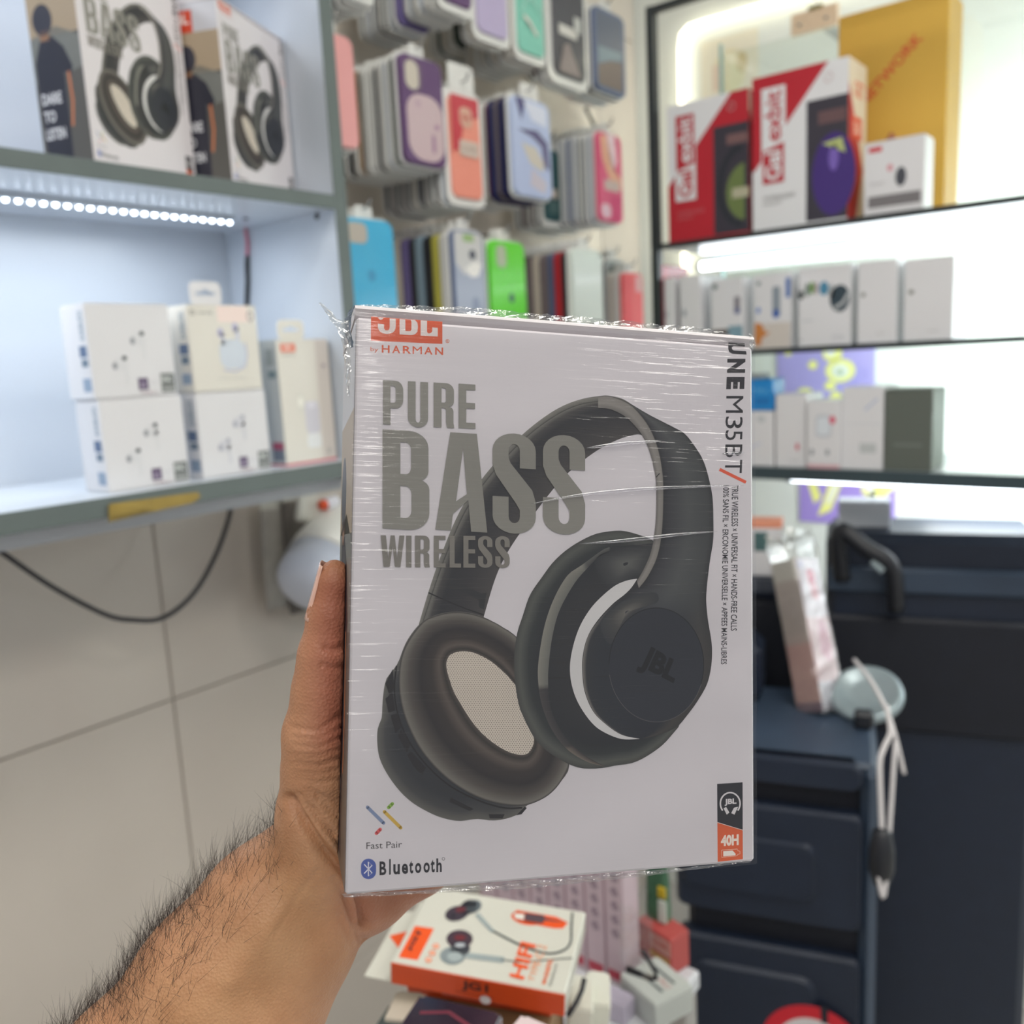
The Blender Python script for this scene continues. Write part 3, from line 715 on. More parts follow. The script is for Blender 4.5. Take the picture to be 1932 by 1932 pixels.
def _m(a):
    a.poly([(0.010, 0.150), (0.030, 0.150), (0.048, 0.100), (0.072, 0.080), (0.072, 0.064), (0.040, 0.070), (0.016, 0.110)], rgb(240, 180, 150)); a.poly([(0.030, 0.155), (0.056, 0.155), (0.060, 0.110), (0.048, 0.090), (0.036, 0.120)], rgb(244, 214, 222)); a.layer()
    a.poly(rrect(0.020, 0.058, 0.066, 0.076, 0.003), rgb(214, 190, 184)); a.poly(rrect(0.008, 0.010, 0.038, 0.034, 0.010), rgb(236, 196, 212)); a.poly([(0.038, 0.05), (0.074, 0.052), (0.074, 0.008), (0.042, 0.008)], rgb(220, 52, 118))
cprint(f, _m)
# lower row
f, W_, H_ = stack(640, 410, 742, 618, 0.955, 'blue', [WH], 'bright sky blue phone case half hidden by the grey shelf side', 'the sky blue case', cam=True)
cprint(f, lambda a: a.ell(0.040, 0.075, 0.006, 0.009, rgb(40, 140, 184)))
f, W_, H_ = stack(846, 432, 910, 620, 0.955, 'steel blue', [WH, 'yellow', 'black', 'light blue', 'black', 'violet', 'beige', 'mauve', 'brown'], 'clear phone case over a slate blue card with a white camera patch', 'the clear slate blue case', cam=False, pitch=0.0172, bare=True)
def _m(a):
    a.poly(rrect(0.006, 0.006, 0.074, 0.154, 0.012), rgb(158, 166, 184)); a.layer()
    a.poly([(0.008, 0.152), (0.072, 0.152), (0.070, 0.104), (0.050, 0.086), (0.026, 0.086), (0.008, 0.104)], rgb(200, 200, 198)); a.layer(); a.ell(0.048, 0.118, 0.008, 0.008, rgb(74, 82, 94)); a.poly([(0.030, 0.096), (0.052, 0.108), (0.070, 0.104), (0.060, 0.084), (0.042, 0.082)], rgb(232, 230, 224))
    a.rect(0.028, 0.138, 0.052, 0.150, rgb(150, 180, 120)); a.ell(0.050, 0.038, 0.009, 0.013, rgb(128, 140, 164))
cprint(f, _m)
f, W_, H_ = stack(917, 452, 987, 640, 0.955, 'green', ['green'], 'bright lime green phone case in the lower row', 'the lime green case', cam=False)
def _m(a):
    a.poly(rrect(0.014, 0.112, 0.038, 0.150, 0.011), rgb(150, 190, 130)); a.layer(); a.poly(rrect(0.018, 0.116, 0.034, 0.148, 0.008), rgb(176, 186, 160)); a.ell(0.044, 0.066, 0.006, 0.008, rgb(30, 96, 60))
cprint(f, _m)
f, W_, H_ = stack(1072, 468, 1132, 650, 0.955, 'pale green', [('black', 'black'), 'red', ('steel blue', 'steel blue'), 'mauve', 'beige', ('mauve', 'mauve'), 'black', 'brown'], 'frosted milky white phone case in the lower row', 'the frosted white case', cam=False, pitch=0.0165, bare=True)
f, W_, H_ = stack(1136, 488, 1178, 660, 1.0, 'grey', ['grey', WH, 'grey', 'charcoal'], 'grey green phone case with a tilted pale stripe beside the coral case', 'the grey green case', cam=False)
cprint(f, lambda a: (a.poly([(0.008, 0.11), (0.03, 0.09), (0.07, 0.012), (0.04, 0.012)], rgb(186, 200, 190)), a.ell(0.024, 0.14, 0.005, 0.007, rgb(40, 70, 60))))
f, W_, H_ = stack(1168, 512, 1208, 660, 0.965, 'coral', [WH, 'beige'], 'coral red phone case at the corner end of the lower row', 'the coral red case', cam=False)
cprint(f, lambda a: (a.rect(0.05, 0.118, 0.072, 0.150, rgb(222, 170, 170)), a.rect(0.012, 0.02, 0.03, 0.15, rgb(226, 70, 78))))
for ch in list(proto.children): bpy.data.objects.remove(ch)
bpy.data.objects.remove(proto)
# thin dark pole of a hook rail leaning on the wall near the corner
o = MB().tube([onY(1118, 190, 1.12), onY(1105, 205, 1.12), onY(1120, 235, 1.13), onY(1126, 262, 1.14)], 0.004, 8).build('hook_arm', M_dark_plastic); tag(o, 'short black hook arm on the wall under the slate blue case', 'hook')

# ================================================================== right-hand glass display unit
XF, XB = 1.45, 1.72
ZS1, ZS2, ZS3 = 1.640, 1.449, 1.250
YL = 0.803
M_glass = film_mat('clear_glass', fac=0.05, rough=0.03, strength=0.0, tint=(250, 253, 251))
M_shelf_w = mat('shelf_surface', (206, 212, 214), rough=0.2, noise=0.02)
M_teal_edge = mat('dark_shelf_edge', (52, 68, 74), rough=0.35, noise=0.05)
un = thing('glass_display_unit', 'black framed glass display unit with lit shelves of boxed gadgets', 'shelf', loc=(XF, 0.2, 1.19))
def V(p): return (p[0]-XF, p[1]-0.2, p[2]-1.19)
def vbox(name, a, b, m, par=None, r=0.001): return MB().bbox(V(a), V(b), r).build(name, m, par or un)
zt = onX(1240, 8, XF)[2]
vbox('post', (XF-0.004, YL, 1.19), (XF+0.014, YL+0.014, zt), M_black_metal)
vbox('glass_edge', (XB-0.006, YL-0.0005, 1.19), (XB, YL+0.006, zt-0.0005), mat('glass_edge_teal', (150, 186, 178), rough=0.2, noise=0.03))
vbox('top_rail', (XF-0.003, -0.75, zt-0.012), (XF+0.011, YL+0.013, zt-0.0005), M_black_metal)
for (z, th, nm) in ((ZS1, 0.009, 0), (ZS2, 0.009, 0), (ZS3, 0.021, 1)):
    s_ = vbox('shelf', (XF+0.004, -0.75, z-th*0.9), (XB-0.003, YL-0.001, z), M_shelf_w)
    vbox('shelf_edge', (XF-0.004, -0.75, z-th), (XF+0.0036, YL-0.0005, z+0.0004), M_teal_edge if nm else M_black_metal, s_)
vbox('back_glass', (XB-0.0025, -0.75, 1.20), (XB+0.0015, YL-0.001, zt-0.02), M_glass)
# lit tubes
M_tube = mat('lit_tube', (255, 255, 255), emit=9.0, ecol=(240, 248, 255)); M_neon = mat('lit_neon', (255, 250, 225), emit=3.5, ecol=(255, 248, 222))
for (z, nm) in ((ZS1-0.024, 'under the top glass shelf'), (ZS3-0.050, 'under the thick lower shelf')):
    ya = onX(1326, 470, XB-0.04)[1] if z > 1.5 else onX(1500, 905, XB-0.03)[1]
    t = thing('led_tube', 'bright cool white LED tube %s' % nm, 'lamp', loc=(XB-0.045, 0.0, z))
    MB().tube([(0, -0.7, 0), (0, ya, 0)], 0.0075, 12).build('tube', M_tube, t, True)
    MB().bbox((-0.008, ya+0.0002, -0.009), (0.008, ya+0.012, 0.009), 0.002).build('end_cap', M_shelf_w, t)
    MB().bbox((-0.006, -0.7, 0.0078), (0.006, ya, 0.0135), 0.001).build('mount', M_shelf_w, t)
    area_light('led_tube_glow', (XB-0.045, -0.05, z-0.012), (0, 0, 0), 0.02, 0.9, 2.8, (0.9, 0.96, 1.0))
    area_light('led_tube_glow', (XB+0.006, -0.05, z), (0, -math.pi/2, 0), 0.02, 0.9, 7.0, (0.92, 0.97, 1.0))
nx = XW-0.02
P_ = [onX(1293, 530, nx), onX(1289, 400, nx), onX(1286, 195, nx), onX(1285, 90, nx), onX(1288, 66, nx), onX(1300, 52, nx), onX(1325, 44, nx), onX(1480, 0, nx), onX(1690, -62, nx), onX(1950, -140, nx)]
o = MB().tube(P_, 0.0065, 10).build('neon_strip', M_neon, None, True); tag(o, 'glowing warm white light line bent round the corner of the back wall', 'light strip')
# wall bracket plate with two screws hanging under the light line
bp_ = onX(1536, 62, XB+0.06); t = thing('bracket_plate', 'pale metal bracket plate with two screws under the light line', 'bracket', loc=tuple(bp_), rz=RZ_R)
bw = abs(onX(1492, 40, XB+0.06)[1]-onX(1580, 40, XB+0.06)[1])
MB().bbox((-bw/2, -0.002, 0.004), (bw/2, 0.010, 0.042), 0.0012).build('plate', mat('bracket_beige', (232, 206, 176), rough=0.4, noise=0.03), t)
MB().bbox((-0.010, -0.006, 0.040), (0.016, 0.014, 0.047), 0.001).build('clip', mat('clip_olive', (150, 140, 90), rough=0.4, noise=0.05), t)
MB().tube([(0.004, 0, 0.046), (0.004, 0.002, 0.060), (0.004, 0.012, 0.072)], 0.003, 8).build('stem', M_steel, t)
MB().bbox((-0.004, 0.0098, 0.018), (0.012, XW-(XB+0.06), 0.030), 0.001).build('wall_arm', M_steel, t)
for sx in (-0.30, 0.26): MB().lathe([(0.0036, 0), (0.003, 0.0016), (0.001, 0.002)], (bw*sx, -0.002, 0.02), (0, -1, 0), 10).build('screw', M_steel, t)

# posters on the back wall
def poster(x0, y0, x1, y1, name, label, base, shapes, X=XW-0.004):
    a0, b0 = onX(x0, y1, X), onX(x1, y0, X); w_, h_ = a0[1]-b0[1], onX((x0+x1)/2, y0, X)[2]-onX((x0+x1)/2, y1, X)[2]
    t = thing(name, label, 'poster', loc=(X, (a0[1]+b0[1])/2, onX((x0+x1)/2, y1, X)[2]), rz=RZ_R)
    MB().bbox((-w_/2, 0, 0), (w_/2, 0.0015, h_), 0.0003).build('sheet', mat('sheet_'+name+str(int(x0)), base, rough=0.5, noise=0.04, nscale=12), t)
    a = Art((-w_/2, 0, 0), (1, 0, 0), (0, 0, 1), (0, -1, 0)); shapes(a, w_, h_); a.build('poster_print', t)
    return t
YE = rgb(250, 250, 150); WHT = rgb(250, 252, 250)
def _p1(a, w_, h_):
    for (cx, cz, rx, rz_) in ((0.46, 0.93, 0.09, 0.10), (0.58, 0.78, 0.10, 0.12), (0.38, 0.62, 0.05, 0.07), (0.66, 0.52, 0.15, 0.18), (0.56, 0.30, 0.06, 0.07), (0.30, 0.22, 0.08, 0.06), (0.62, 0.12, 0.06, 0.10), (0.12, 0.82, 0.04, 0.05)):
        a.ell(w_*cx, h_*cz, w_*rx, h_*rz_, YE)
    a.layer(); a.ell(w_*0.66, h_*0.52, w_*0.09, h_*0.11, rgb(244, 250, 236)); a.ell(w_*0.56, h_*0.80, w_*0.05, h_*0.06, WHT); a.layer(); a.ell(w_*0.66, h_*0.50, w_*0.03, h_*0.04, rgb(176, 196, 150))
poster(1466, 640, 1652, 765, 'poster', 'lilac poster with yellow blobs on the wall between the two lower shelves', (176, 166, 232), _p1)
def _p2(a, w_, h_):
    for q in (((0.02, 0.95), (0.10, 0.98), (0.24, 0.40), (0.16, 0.30)), ((0.40, 0.98), (0.55, 0.98), (0.34, 0.20), (0.20, 0.10)), ((0.62, 0.98), (0.78, 0.95), (0.80, 0.40), (0.66, 0.50)), ((0.98, 0.85), (0.99, 0.60), (0.60, 0.05), (0.50, 0.15))):
        a.poly([(w_*x, h_*z) for x, z in q], YE)
    a.layer(); a.poly([(w_*x, h_*z) for x, z in ((0.66, 0.92), (0.76, 0.90), (0.78, 0.50), (0.68, 0.56))], WHT); a.poly([(w_*x, h_*z) for x, z in ((0.44, 0.9), (0.50, 0.9), (0.34, 0.34), (0.28, 0.28))], WHT)
poster(1508, 868, 1692, 990, 'poster', 'lilac poster with slanting yellow stripes on the wall below the lowest shelf', (172, 150, 226), _p2)
def _p3(a, w_, h_):
    a.ell(w_*0.5, h_*0.45, w_*0.30, h_*0.34, rgb(236, 226, 190)); a.layer(); a.rect(w_*0.2, h_*0.2, w_*0.4, h_*0.6, rgb(230, 210, 190)); a.ell(w_*0.72, h_*0.55, w_*0.1, h_*0.16, rgb(214, 196, 150))
poster(1324, 66, 1430, 190, 'poster', 'pale cream poster on the wall inside the light line', (240, 234, 214), _p3)

# ---- headphone cartons on the top shelf
M_red = mat('red_card', (176, 32, 46), rough=0.35, noise=0.03, coat=0.2)
def g_box(name, label, x0, x1, yt, yb, d_, style, Xf=XF+0.012):
    ya, yb_ = onX(x0, (yt+yb)/2, Xf)[1], onX(x1, (yt+yb)/2, Xf)[1]; w_ = ya-yb_
    h_ = onX((x0+x1)/2, yt, Xf)[2]-ZS1
    m = M_red if style == 'red' else M_white_card
    t = carton(name, label, 'box', w_, d_, h_, M_white_card if style == 'red' else M_red, (Xf, (ya+yb_)/2, ZS1+0.0004), rz=RZ_R, group='over-ear headphone cartons')
    R_, W = rgb(184, 34, 48), rgb(226, 226, 228)
    bg_, fg_ = (R_, W) if style == 'red' else (W, R_)
    a = Art(*face(w_, d_, h_, 'F'))
    a.rect(0, 0, w_, h_, bg_); a.layer()
    if style == 'red':
        a.poly([(0, h_), (w_*0.80, h_), (0, h_*0.42)], fg_)
    else:
        a.poly([(0, h_), (w_*0.80, h_), (w_*0.02, h_*0.40), (0, h_*0.40)], fg_)
    a.layer()
    # window with the headphone picture
    a.rect(w_*0.58, h_*0.02, w_, h_*0.78, rgb(58, 54, 64)); a.layer()
    if style == 'red':
        a.ring(w_*0.92, h_*0.34, w_*0.30, h_*0.29, w_*0.07, rgb(40, 44, 52), 90, 270); a.poly([q for q in ell(w_*0.97, h_*0.30, w_*0.24, h_*0.20, 30, 95, 265)], rgb(106, 122, 70)); a.layer(); a.rect(w_*0.80, h_*0.26, w_, h_*0.33, rgb(180, 176, 150)); a.rect(w_*0.74, h_*0.64, w_*0.99, h_*0.71, rgb(120, 90, 90))
    else:
        a.ell(w_*0.86, h_*0.30, w_*0.22, h_*0.26, rgb(66, 42, 118)); a.layer(); a.poly([(w_*0.74, h_*0.50), (w_*0.94, h_*0.52), (w_*0.98, h_*0.42)], rgb(176, 186, 120)); a.rect(w_*0.70, h_*0.62, w_*0.98, h_*0.70, rgb(104, 78, 80)); a.ell(w_*0.86, h_*0.40, w_*0.05, h_*0.08, rgb(120, 96, 180))
    a.layer()
    # logo plate, text reads upwards
    a.rect(w_*0.10, h_*0.30, w_*0.36, h_*0.92, W); a.layer()
    a.rect(w_*0.115, h_*0.305, w_*0.345, h_*0.915, R_ if style == 'red' else R_); a.layer()
    a.poly([(w_*0.115, h_*0.915), (w_*0.345, h_*0.915), (w_*0.345, h_*0.56), (w_*0.115, h_*0.52)], W if style != 'red' else R_)
    if style == 'red': a.poly([(w_*0.115, h_*0.305), (w_*0.345, h_*0.305), (w_*0.345, h_*0.56), (w_*0.115, h_*0.52)], W)
    a.layer()
    a.text('Gal', w_*0.14, h_*0.325, w_*0.315, h_*0.515, W if style != 'red' else R_, 0.03, rot=90)
    a.text('exbit', w_*0.14, h_*0.575, w_*0.315, h_*0.895, R_ if style != 'red' else W, 0.02, rot=90)
    a.text('WIRELESS', w_*0.12, h_*0.20, w_*0.46, h_*0.225, rgb(120, 118, 116) if style != 'red' else rgb(214, 120, 124)); a.text('HEADSET', w_*0.12, h_*0.165, w_*0.32, h_*0.185, rgb(150, 148, 146) if style != 'red' else rgb(214, 120, 124))
    a.ring(w_*0.80, h_*0.90, w_*0.045, h_*0.03, 0.0012, rgb(200, 170, 170)); a.build('front_print', t)
    s_ = Art(*face(w_, d_, h_, 'R'))
    s_.rect(0, 0, d_, h_, rgb(236, 224, 200)); s_.layer(); s_.poly([(0, h_*0.86), (d_*0.85, h_*0.34), (d_*0.45, 0), (0, 0)], R_ if style != 'red' else rgb(150, 24, 38)); s_.text('GET', d_*0.30, h_*0.78, d_*0.85, h_*0.88, rgb(226, 110, 70), 0.02)
    s_.layer(); s_.rect(d_*0.2, h_*0.52, d_*0.75, h_*0.66, rgb(226, 90, 70)); s_.layer(); s_.text('5.0', d_*0.3, h_*0.55, d_*0.62, h_*0.63, rgb(250, 220, 200), 0.03); s_.build('side_print', t)
    return t
g_box('headphone_box', 'red headphone carton with a green headphone in its window', 1260, 1413, 184, 450, 0.09, 'red')
g_box('headphone_box', 'white and red headphone carton with a purple headphone in its window', 1420, 1600, 128, 420, 0.085, 'white')
# small white carton beside them
def w_box(label, x0, x1, yt, z, d_, arts, Xf=XF+0.01, m=None, name='gadget_box', group='white gadget cartons', rz=0.0):
    ya, yb_ = onX(x0, yt+40, Xf)[1], onX(x1, yt+40, Xf)[1]; w_ = ya-yb_; h_ = onX((x0+x1)/2, yt, Xf)[2]-z
    t = carton(name, label, 'box', w_, d_, h_, m or M_white_card, (Xf, (ya+yb_)/2, z+0.0005), rz=RZ_R+rz, group=group)
    a = Art(*face(w_, d_, h_, 'F')); arts(a, w_, h_)
    if a.mb.f: a.build('front_print', t, split=True)
    return t
def _a(a, w_, h_):
    a.rect(w_*0.08, h_*0.86, w_*0.30, h_*0.93, rgb(200, 60, 70)); a.rect(w_*0.08, h_*0.10, w_*0.95, h_*0.26, rgb(120, 116, 118)); a.ell(w_*0.62, h_*0.48, w_*0.09, h_*0.13, rgb(70, 72, 80)); a.ell(w_*0.44, h_*0.62, w_*0.05, h_*0.05, rgb(210, 150, 160)); a.text('SMART', w_*0.10, h_*0.40, w_*0.36, h_*0.45, rgb(170, 166, 168))
w_box('small white gadget carton with a red tag next to the purple headphone carton', 1630, 1745, 262, ZS1, 0.05, _a, XF+0.006)
# yellow carton standing behind, red lettering
ya, yb_ = onX(1582, 60, 1.60)[1], onX(1790, 60, 1.60)[1]; w_ = ya-yb_; h_ = zt-0.05-ZS1
t = carton('yellow_carton', 'large yellow carton with slanting red lettering standing behind the headphone cartons', 'box', w_, 0.09, h_, mat('yellow_card', (214, 172, 72), rough=0.5, noise=0.05, nscale=6), (1.60, (ya+yb_)/2, ZS1+0.0004), rz=RZ_R)
a = Art(*face(w_, 0.09, h_, 'F'))
c0 = np.array([w_*0.26, h_*0.56]); dv = np.array([0.72, 0.69]); nv = np.array([-0.69, 0.72]); L_, hh = 0.125, 0.018
a.textq('NETWORK', (c0, c0+dv*L_, c0+dv*L_+nv*hh, c0+nv*hh), rgb(206, 92, 50), 0.03); a.build('front_print', t)
o = thing('small_figure', 'small dark toy figure standing by the yellow carton', 'figurine', loc=(1.545, onX(1683, 200, 1.545)[1], ZS1+0.001))
hz = onX(1683, 200, 1.545)[2]-ZS1
MB().bbox((-0.008, -0.012, 0), (0.008, 0.012, hz*0.5), 0.003).build('stand', M_dark_plastic, o); MB().lathe([(0.004, 0), (0.011, 0.006), (0.012, 0.018), (0.007, 0.03), (0.008, 0.036), (0.003, 0.046)], (0, 0, hz*0.5), (0, 0, 1), 14).build('body', mat('toy_brown', (150, 90, 60), rough=0.5, noise=0.1), o, True)

# ---- second shelf: tall white gadget cartons
def _b1(a, w_, h_): a.ell(w_*0.22, h_*0.52, w_*0.10, h_*0.05, rgb(150, 158, 164))
def _b2(a, w_, h_):
    a.ell(w_*0.14, h_*0.90, w_*0.08, h_*0.04, rgb(90, 112, 110)); a.poly(rrect(w_*0.74, h_*0.50, w_*0.92, h_*0.74, w_*0.04), rgb(128, 124, 132)); a.layer(); a.rect(w_*0.78, h_*0.50, w_*0.90, h_*0.58, rgb(88, 100, 150)); a.rect(0, 0, w_*0.55, h_*0.30, rgb(96, 86, 76)); a.rect(w_*0.55, 0, w_, h_*0.34, rgb(126, 158, 172)); a.layer(); a.poly([(0, 0), (w_*0.5, 0), (w_*0.42, h_*0.24), (w_*0.1, h_*0.26)], rgb(70, 62, 56))
def _b3(a, w_, h_):
    a.rect(0, 0, w_, h_*0.34, rgb(206, 198, 190)); a.ell(w_*0.15, h_*0.88, w_*0.06, h_*0.03, rgb(120, 140, 140)); a.poly(rrect(w_*0.52, h_*0.42, w_*0.74, h_*0.82, w_*0.05), rgb(140, 150, 160)); a.rect(w_*0.88, h_*0.66, w_, h_*0.92, rgb(72, 110, 176)); a.layer(); a.ell(w_*0.62, h_*0.46, w_*0.10, h_*0.06, rgb(70, 100, 168)); a.ell(w_*0.14, h_*0.52, w_*0.06, h_*0.04, rgb(80, 124, 190)); a.poly([(w_*0.04, h_*0.04), (w_*0.04, h_*0.36), (w_*0.22, h_*0.34), (w_*0.34, h_*0.22), (w_*0.48, h_*0.22), (w_*0.24, h_*0.14), (w_*0.20, h_*0.04)], rgb(196, 124, 60))
def _b4(a, w_, h_):
    pts = [(0.06, 0.66, 0.05, 0.06, (40, 50, 48)), (0.18, 0.72, 0.06, 0.09, (136, 148, 140)), (0.27, 0.74, 0.05, 0.08, (120, 160, 84)), (0.35, 0.73, 0.05, 0.08, (180, 168, 170)), (0.50, 0.72, 0.09, 0.09, (72, 134, 166)), (0.64, 0.68, 0.06, 0.09, (176, 180, 182)), (0.80, 0.58, 0.19, 0.17, (50, 66, 76))]
    for (cx, cz, rx, rz_, c) in pts: a.ell(w_*cx, h_*cz, w_*rx, h_*rz_, rgb(*c), 16)
    a.layer(); a.line([(w_*0.70, h_*0.46), (w_*0.86, h_*0.52), (w_*0.99, h_*0.66)], w_*0.06, rgb(180, 184, 186)); a.text('ULTRA', w_*0.66, h_*0.08, w_*0.88, h_*0.115, rgb(150, 152, 156)); a.rect(w_*0.08, h_*0.32, w_*0.30, h_*0.335, rgb(186, 190, 194)); a.ell(w_*0.06, h_*0.08, w_*0.02, h_*0.015, rgb(120, 122, 126), 10)
def _b5(a, w_, h_): a.ell(w_*0.15, h_*0.60, w_*0.06, h_*0.03, rgb(130, 132, 126)); a.text('watch', w_*0.5, h_*0.10, w_*0.72, h_*0.13, rgb(170, 170, 168))
w_box('narrow red carton against the black post on the second shelf', 1243, 1250, 500, ZS2, 0.10, lambda a, w_, h_: None, m=M_red)
w_box('pale bluish carton at the post end of the second shelf', 1253, 1272, 525, ZS2, 0.10, _b1)
w_box('plain grey white carton with one small dot on the second shelf', 1282, 1321, 520, ZS2, 0.10, _b1)
w_box('white carton with a brown and blue picture at its foot', 1341, 1401, 526, ZS2, 0.09, _b2)
w_box('white carton with blue marks and an orange shape at its foot', 1421, 1491, 516, ZS2, 0.09, _b3)
w_box('wide white watch carton with an arc of coloured straps', 1506, 1605, 502, ZS2, 0.09, _b4)
w_box('plain beige white carton beside the strap arc carton', 1618, 1692, 492, ZS2, 0.09, _b5)
w_box('plain beige white carton past the strap arc carton, second one along', 1706, 1800, 486, ZS2, 0.09, _b5)
# ---- third shelf
def _c1(a, w_, h_): a.ell(w_*0.7, h_*0.85, w_*0.1, h_*0.06, rgb(190, 194, 196)); a.line([(w_*0.2, h_*0.25), (w_*0.7, h_*0.42)], h_*0.03, rgb(196, 200, 220))
def _c2(a, w_, h_): a.ell(w_*0.72, h_*0.28, w_*0.06, h_*0.05, rgb(200, 90, 110)); a.text('MINI', w_*0.45, h_*0.06, w_*0.75, h_*0.10, rgb(176, 178, 180))
def _c3(a, w_, h_):
    a.poly(rrect(w_*0.26, h_*0.46, w_*0.74, h_*0.80, w_*0.14), rgb(196, 200, 206)); a.layer(); a.poly(rrect(w_*0.32, h_*0.50, w_*0.68, h_*0.76, w_*0.10), rgb(216, 222, 228)); a.ell(w_*0.76, h_*0.72, w_*0.09, h_*0.06, rgb(214, 84, 112)); a.rect(w_*0.02, 0, w_*0.98, h_*0.06, rgb(220, 178, 184)); a.ell(w_*0.16, h_*0.24, w_*0.06, h_*0.05, rgb(140, 146, 150), 12); a.ell(w_*0.62, h_*0.24, w_*0.06, h_*0.05, rgb(150, 156, 160), 12)
def _c4(a, w_, h_): a.line([(w_*0.55, h_*0.72), (w_*0.86, h_*0.86)], h_*0.03, rgb(190, 196, 214)); a.rect(w_*0.44, h_*0.20, w_*0.84, h_*0.32, rgb(188, 192, 192)); a.rect(w_*0.06, h_*0.55, w_*0.94, h_*0.56, rgb(204, 206, 210))
b1 = w_box('white carton carrying the bright blue carton on the third shelf', 1384, 1459, 776, ZS3, 0.08, _c1)
w_box('wide plain white carton with a pink dot on the third shelf', 1463, 1521, 744, ZS3, 0.08, _c2)
w_box('small white carton with a rounded watch face and pink foot line', 1522, 1586, 757, ZS3, 0.08, _c3, XF+0.004)
w_box('white carton with a grey label field on the third shelf', 1589, 1667, 731, ZS3, 0.08, _c4)
w_box('dark olive grey carton at the end of the third shelf', 1669, 1760, 735, ZS3, 0.08, lambda a, w_, h_: a.rect(w_*0.2, h_*0.3, w_*0.8, h_*0.34, rgb(110, 116, 110)), m=mat('olive_card', (92, 98, 90), rough=0.5, noise=0.04))
h1 = onX(1420, 776, XF+0.01)[2]
def _cb(a, w_, h_): a.text('TYPE-C', w_*0.4, h_*0.55, w_*0.9, h_*0.7, rgb(120, 190, 230)); a.rect(w_*0.5, h_*0.2, w_*0.9, h_*0.4, rgb(20, 110, 180))
w_box('bright blue carton lying on a white carton on the third shelf', 1392, 1459, 716, h1+0.0006, 0.05, _cb, m=mat('blue_card', (24, 132, 204), rough=0.35, noise=0.03, coat=0.2))
o = w_box('small grey carton on top of the bright blue carton', 1405, 1440, 705, onX(1425, 716, XF+0.01)[2]+0.0006, 0.03, lambda a, w_, h_: None, m=mat('grey_card', (150, 158, 158), rough=0.5, noise=0.04))

# ================================================================== black loudspeakers by the display unit
M_spk = mat('speaker_plastic', (25, 35, 53), rough=0.5, noise=0.08, nscale=30, bump=0.15, bscale=500)
M_spk_d = mat('speaker_recess', (16, 20, 32), rough=0.6, noise=0.1, nscale=30)
M_spk_b = mat('speaker_blue', (54, 68, 86), rough=0.45, noise=0.06, nscale=20)
M_silver = mat('silver_plastic', (150, 164, 168), rough=0.3, metal=0.3, noise=0.05, nscale=30)
ang = math.atan2(-0.95, 0.31)
def sp_frame(px, py, depth, dz=0.0):
    p = at(px, py, depth); return (p[0], p[1], 0.0), ang
loc, az = sp_frame(1458, 1700, 1.21)
SW, SD, STOP = 0.262, 0.25, 0.915
t = thing('party_speaker', 'big navy black party speaker with moulded grips and a round red sticker', 'speaker', loc=loc, rz=az)
def zpx(y): return 1.45-(at(1458, 1420, 1.21)[2]-at(1458, 1421, 1.21)[2])*(y-1420)-(1.45-at(1458, 1420, 1.21)[2])
MB().bbox((-SW/2+0.012, 0.022, 0.02), (SW/2-0.004, SD, STOP-0.01), 0.01).build('cabinet', M_spk_d, t)
def panel(za, zb_, x0=-SW/2, x1=SW/2-0.018, y0=0.0, y1=0.03, r=0.012, m=M_spk, name='front_panel', par=None):
    return MB().prism(rrect(x0, za, x1, zb_, r, 5), (0, y1, 0), (1, 0, 0), (0, 0, 1), (0, -1, 0), 0, y1-y0, bev=0.006).build(name, m, par or t)
panel(zpx(1458), STOP); panel(zpx(1742), zpx(1508))
panel(zpx(1935)-0.09, zpx(1800)); panel(0.05, zpx(1935)-0.11)
panel(zpx(1690), zpx(1572), -SW/2+0.008, SW/2-0.075, -0.006, 0.002, 0.014, M_spk, 'raised_plate'); panel(zpx(1935)-0.07, zpx(1850), -SW/2+0.02, SW/2-0.075, -0.006, 0.002, 0.02, M_spk, 'raised_plate')
MB().bbox((-SW/2+0.004, 0.004, zpx(1706)), (SW/2-0.085, 0.02, zpx(1692)), 0.004).build('trim_bar', M_spk_b, t)
MB().bbox((SW/2-0.022, 0.004, 0.03), (SW/2, SD, STOP-0.004), 0.010).build('corner_pillar', M_spk_b, t)
MB().bbox((-SW/2+0.006, 0.012, STOP-0.012), (SW/2-0.004, SD+0.02, STOP), 0.008).build('top_deck', M_spk_b, t)
MB().bbox((-SW/2+0.01, SD-0.075, STOP-0.002), (-0.03, SD+0.02, STOP+0.10), 0.018).build('handle_block', M_spk, t)
MB().tube(smooth_path([(-SW/2+0.02, 0.05, STOP-0.004), (-SW/2+0.022, 0.08, STOP+0.05), (-SW/2+0.03, 0.14, STOP+0.12), (-SW/2+0.045, 0.20, STOP+0.145)], 4), [0.019]*13, 10).build('carry_post', M_spk, t, True)
MB().lathe([(0.046, 0), (0.052, 0.004), (0.050, 0.012), (0.042, 0.015), (0.038, 0.010), (0.010, 0.011)], (SW/2-0.012, 0.195, STOP+0.022), (-0.1, -0.5, 0.85), 30).build('control_panel', M_silver, t, True)
MB().bbox((SW/2-0.030, 0.120, STOP+0.002), (SW/2-0.004, 0.142, STOP+0.026), 0.004).build('control_knob', M_dark_plastic, t)
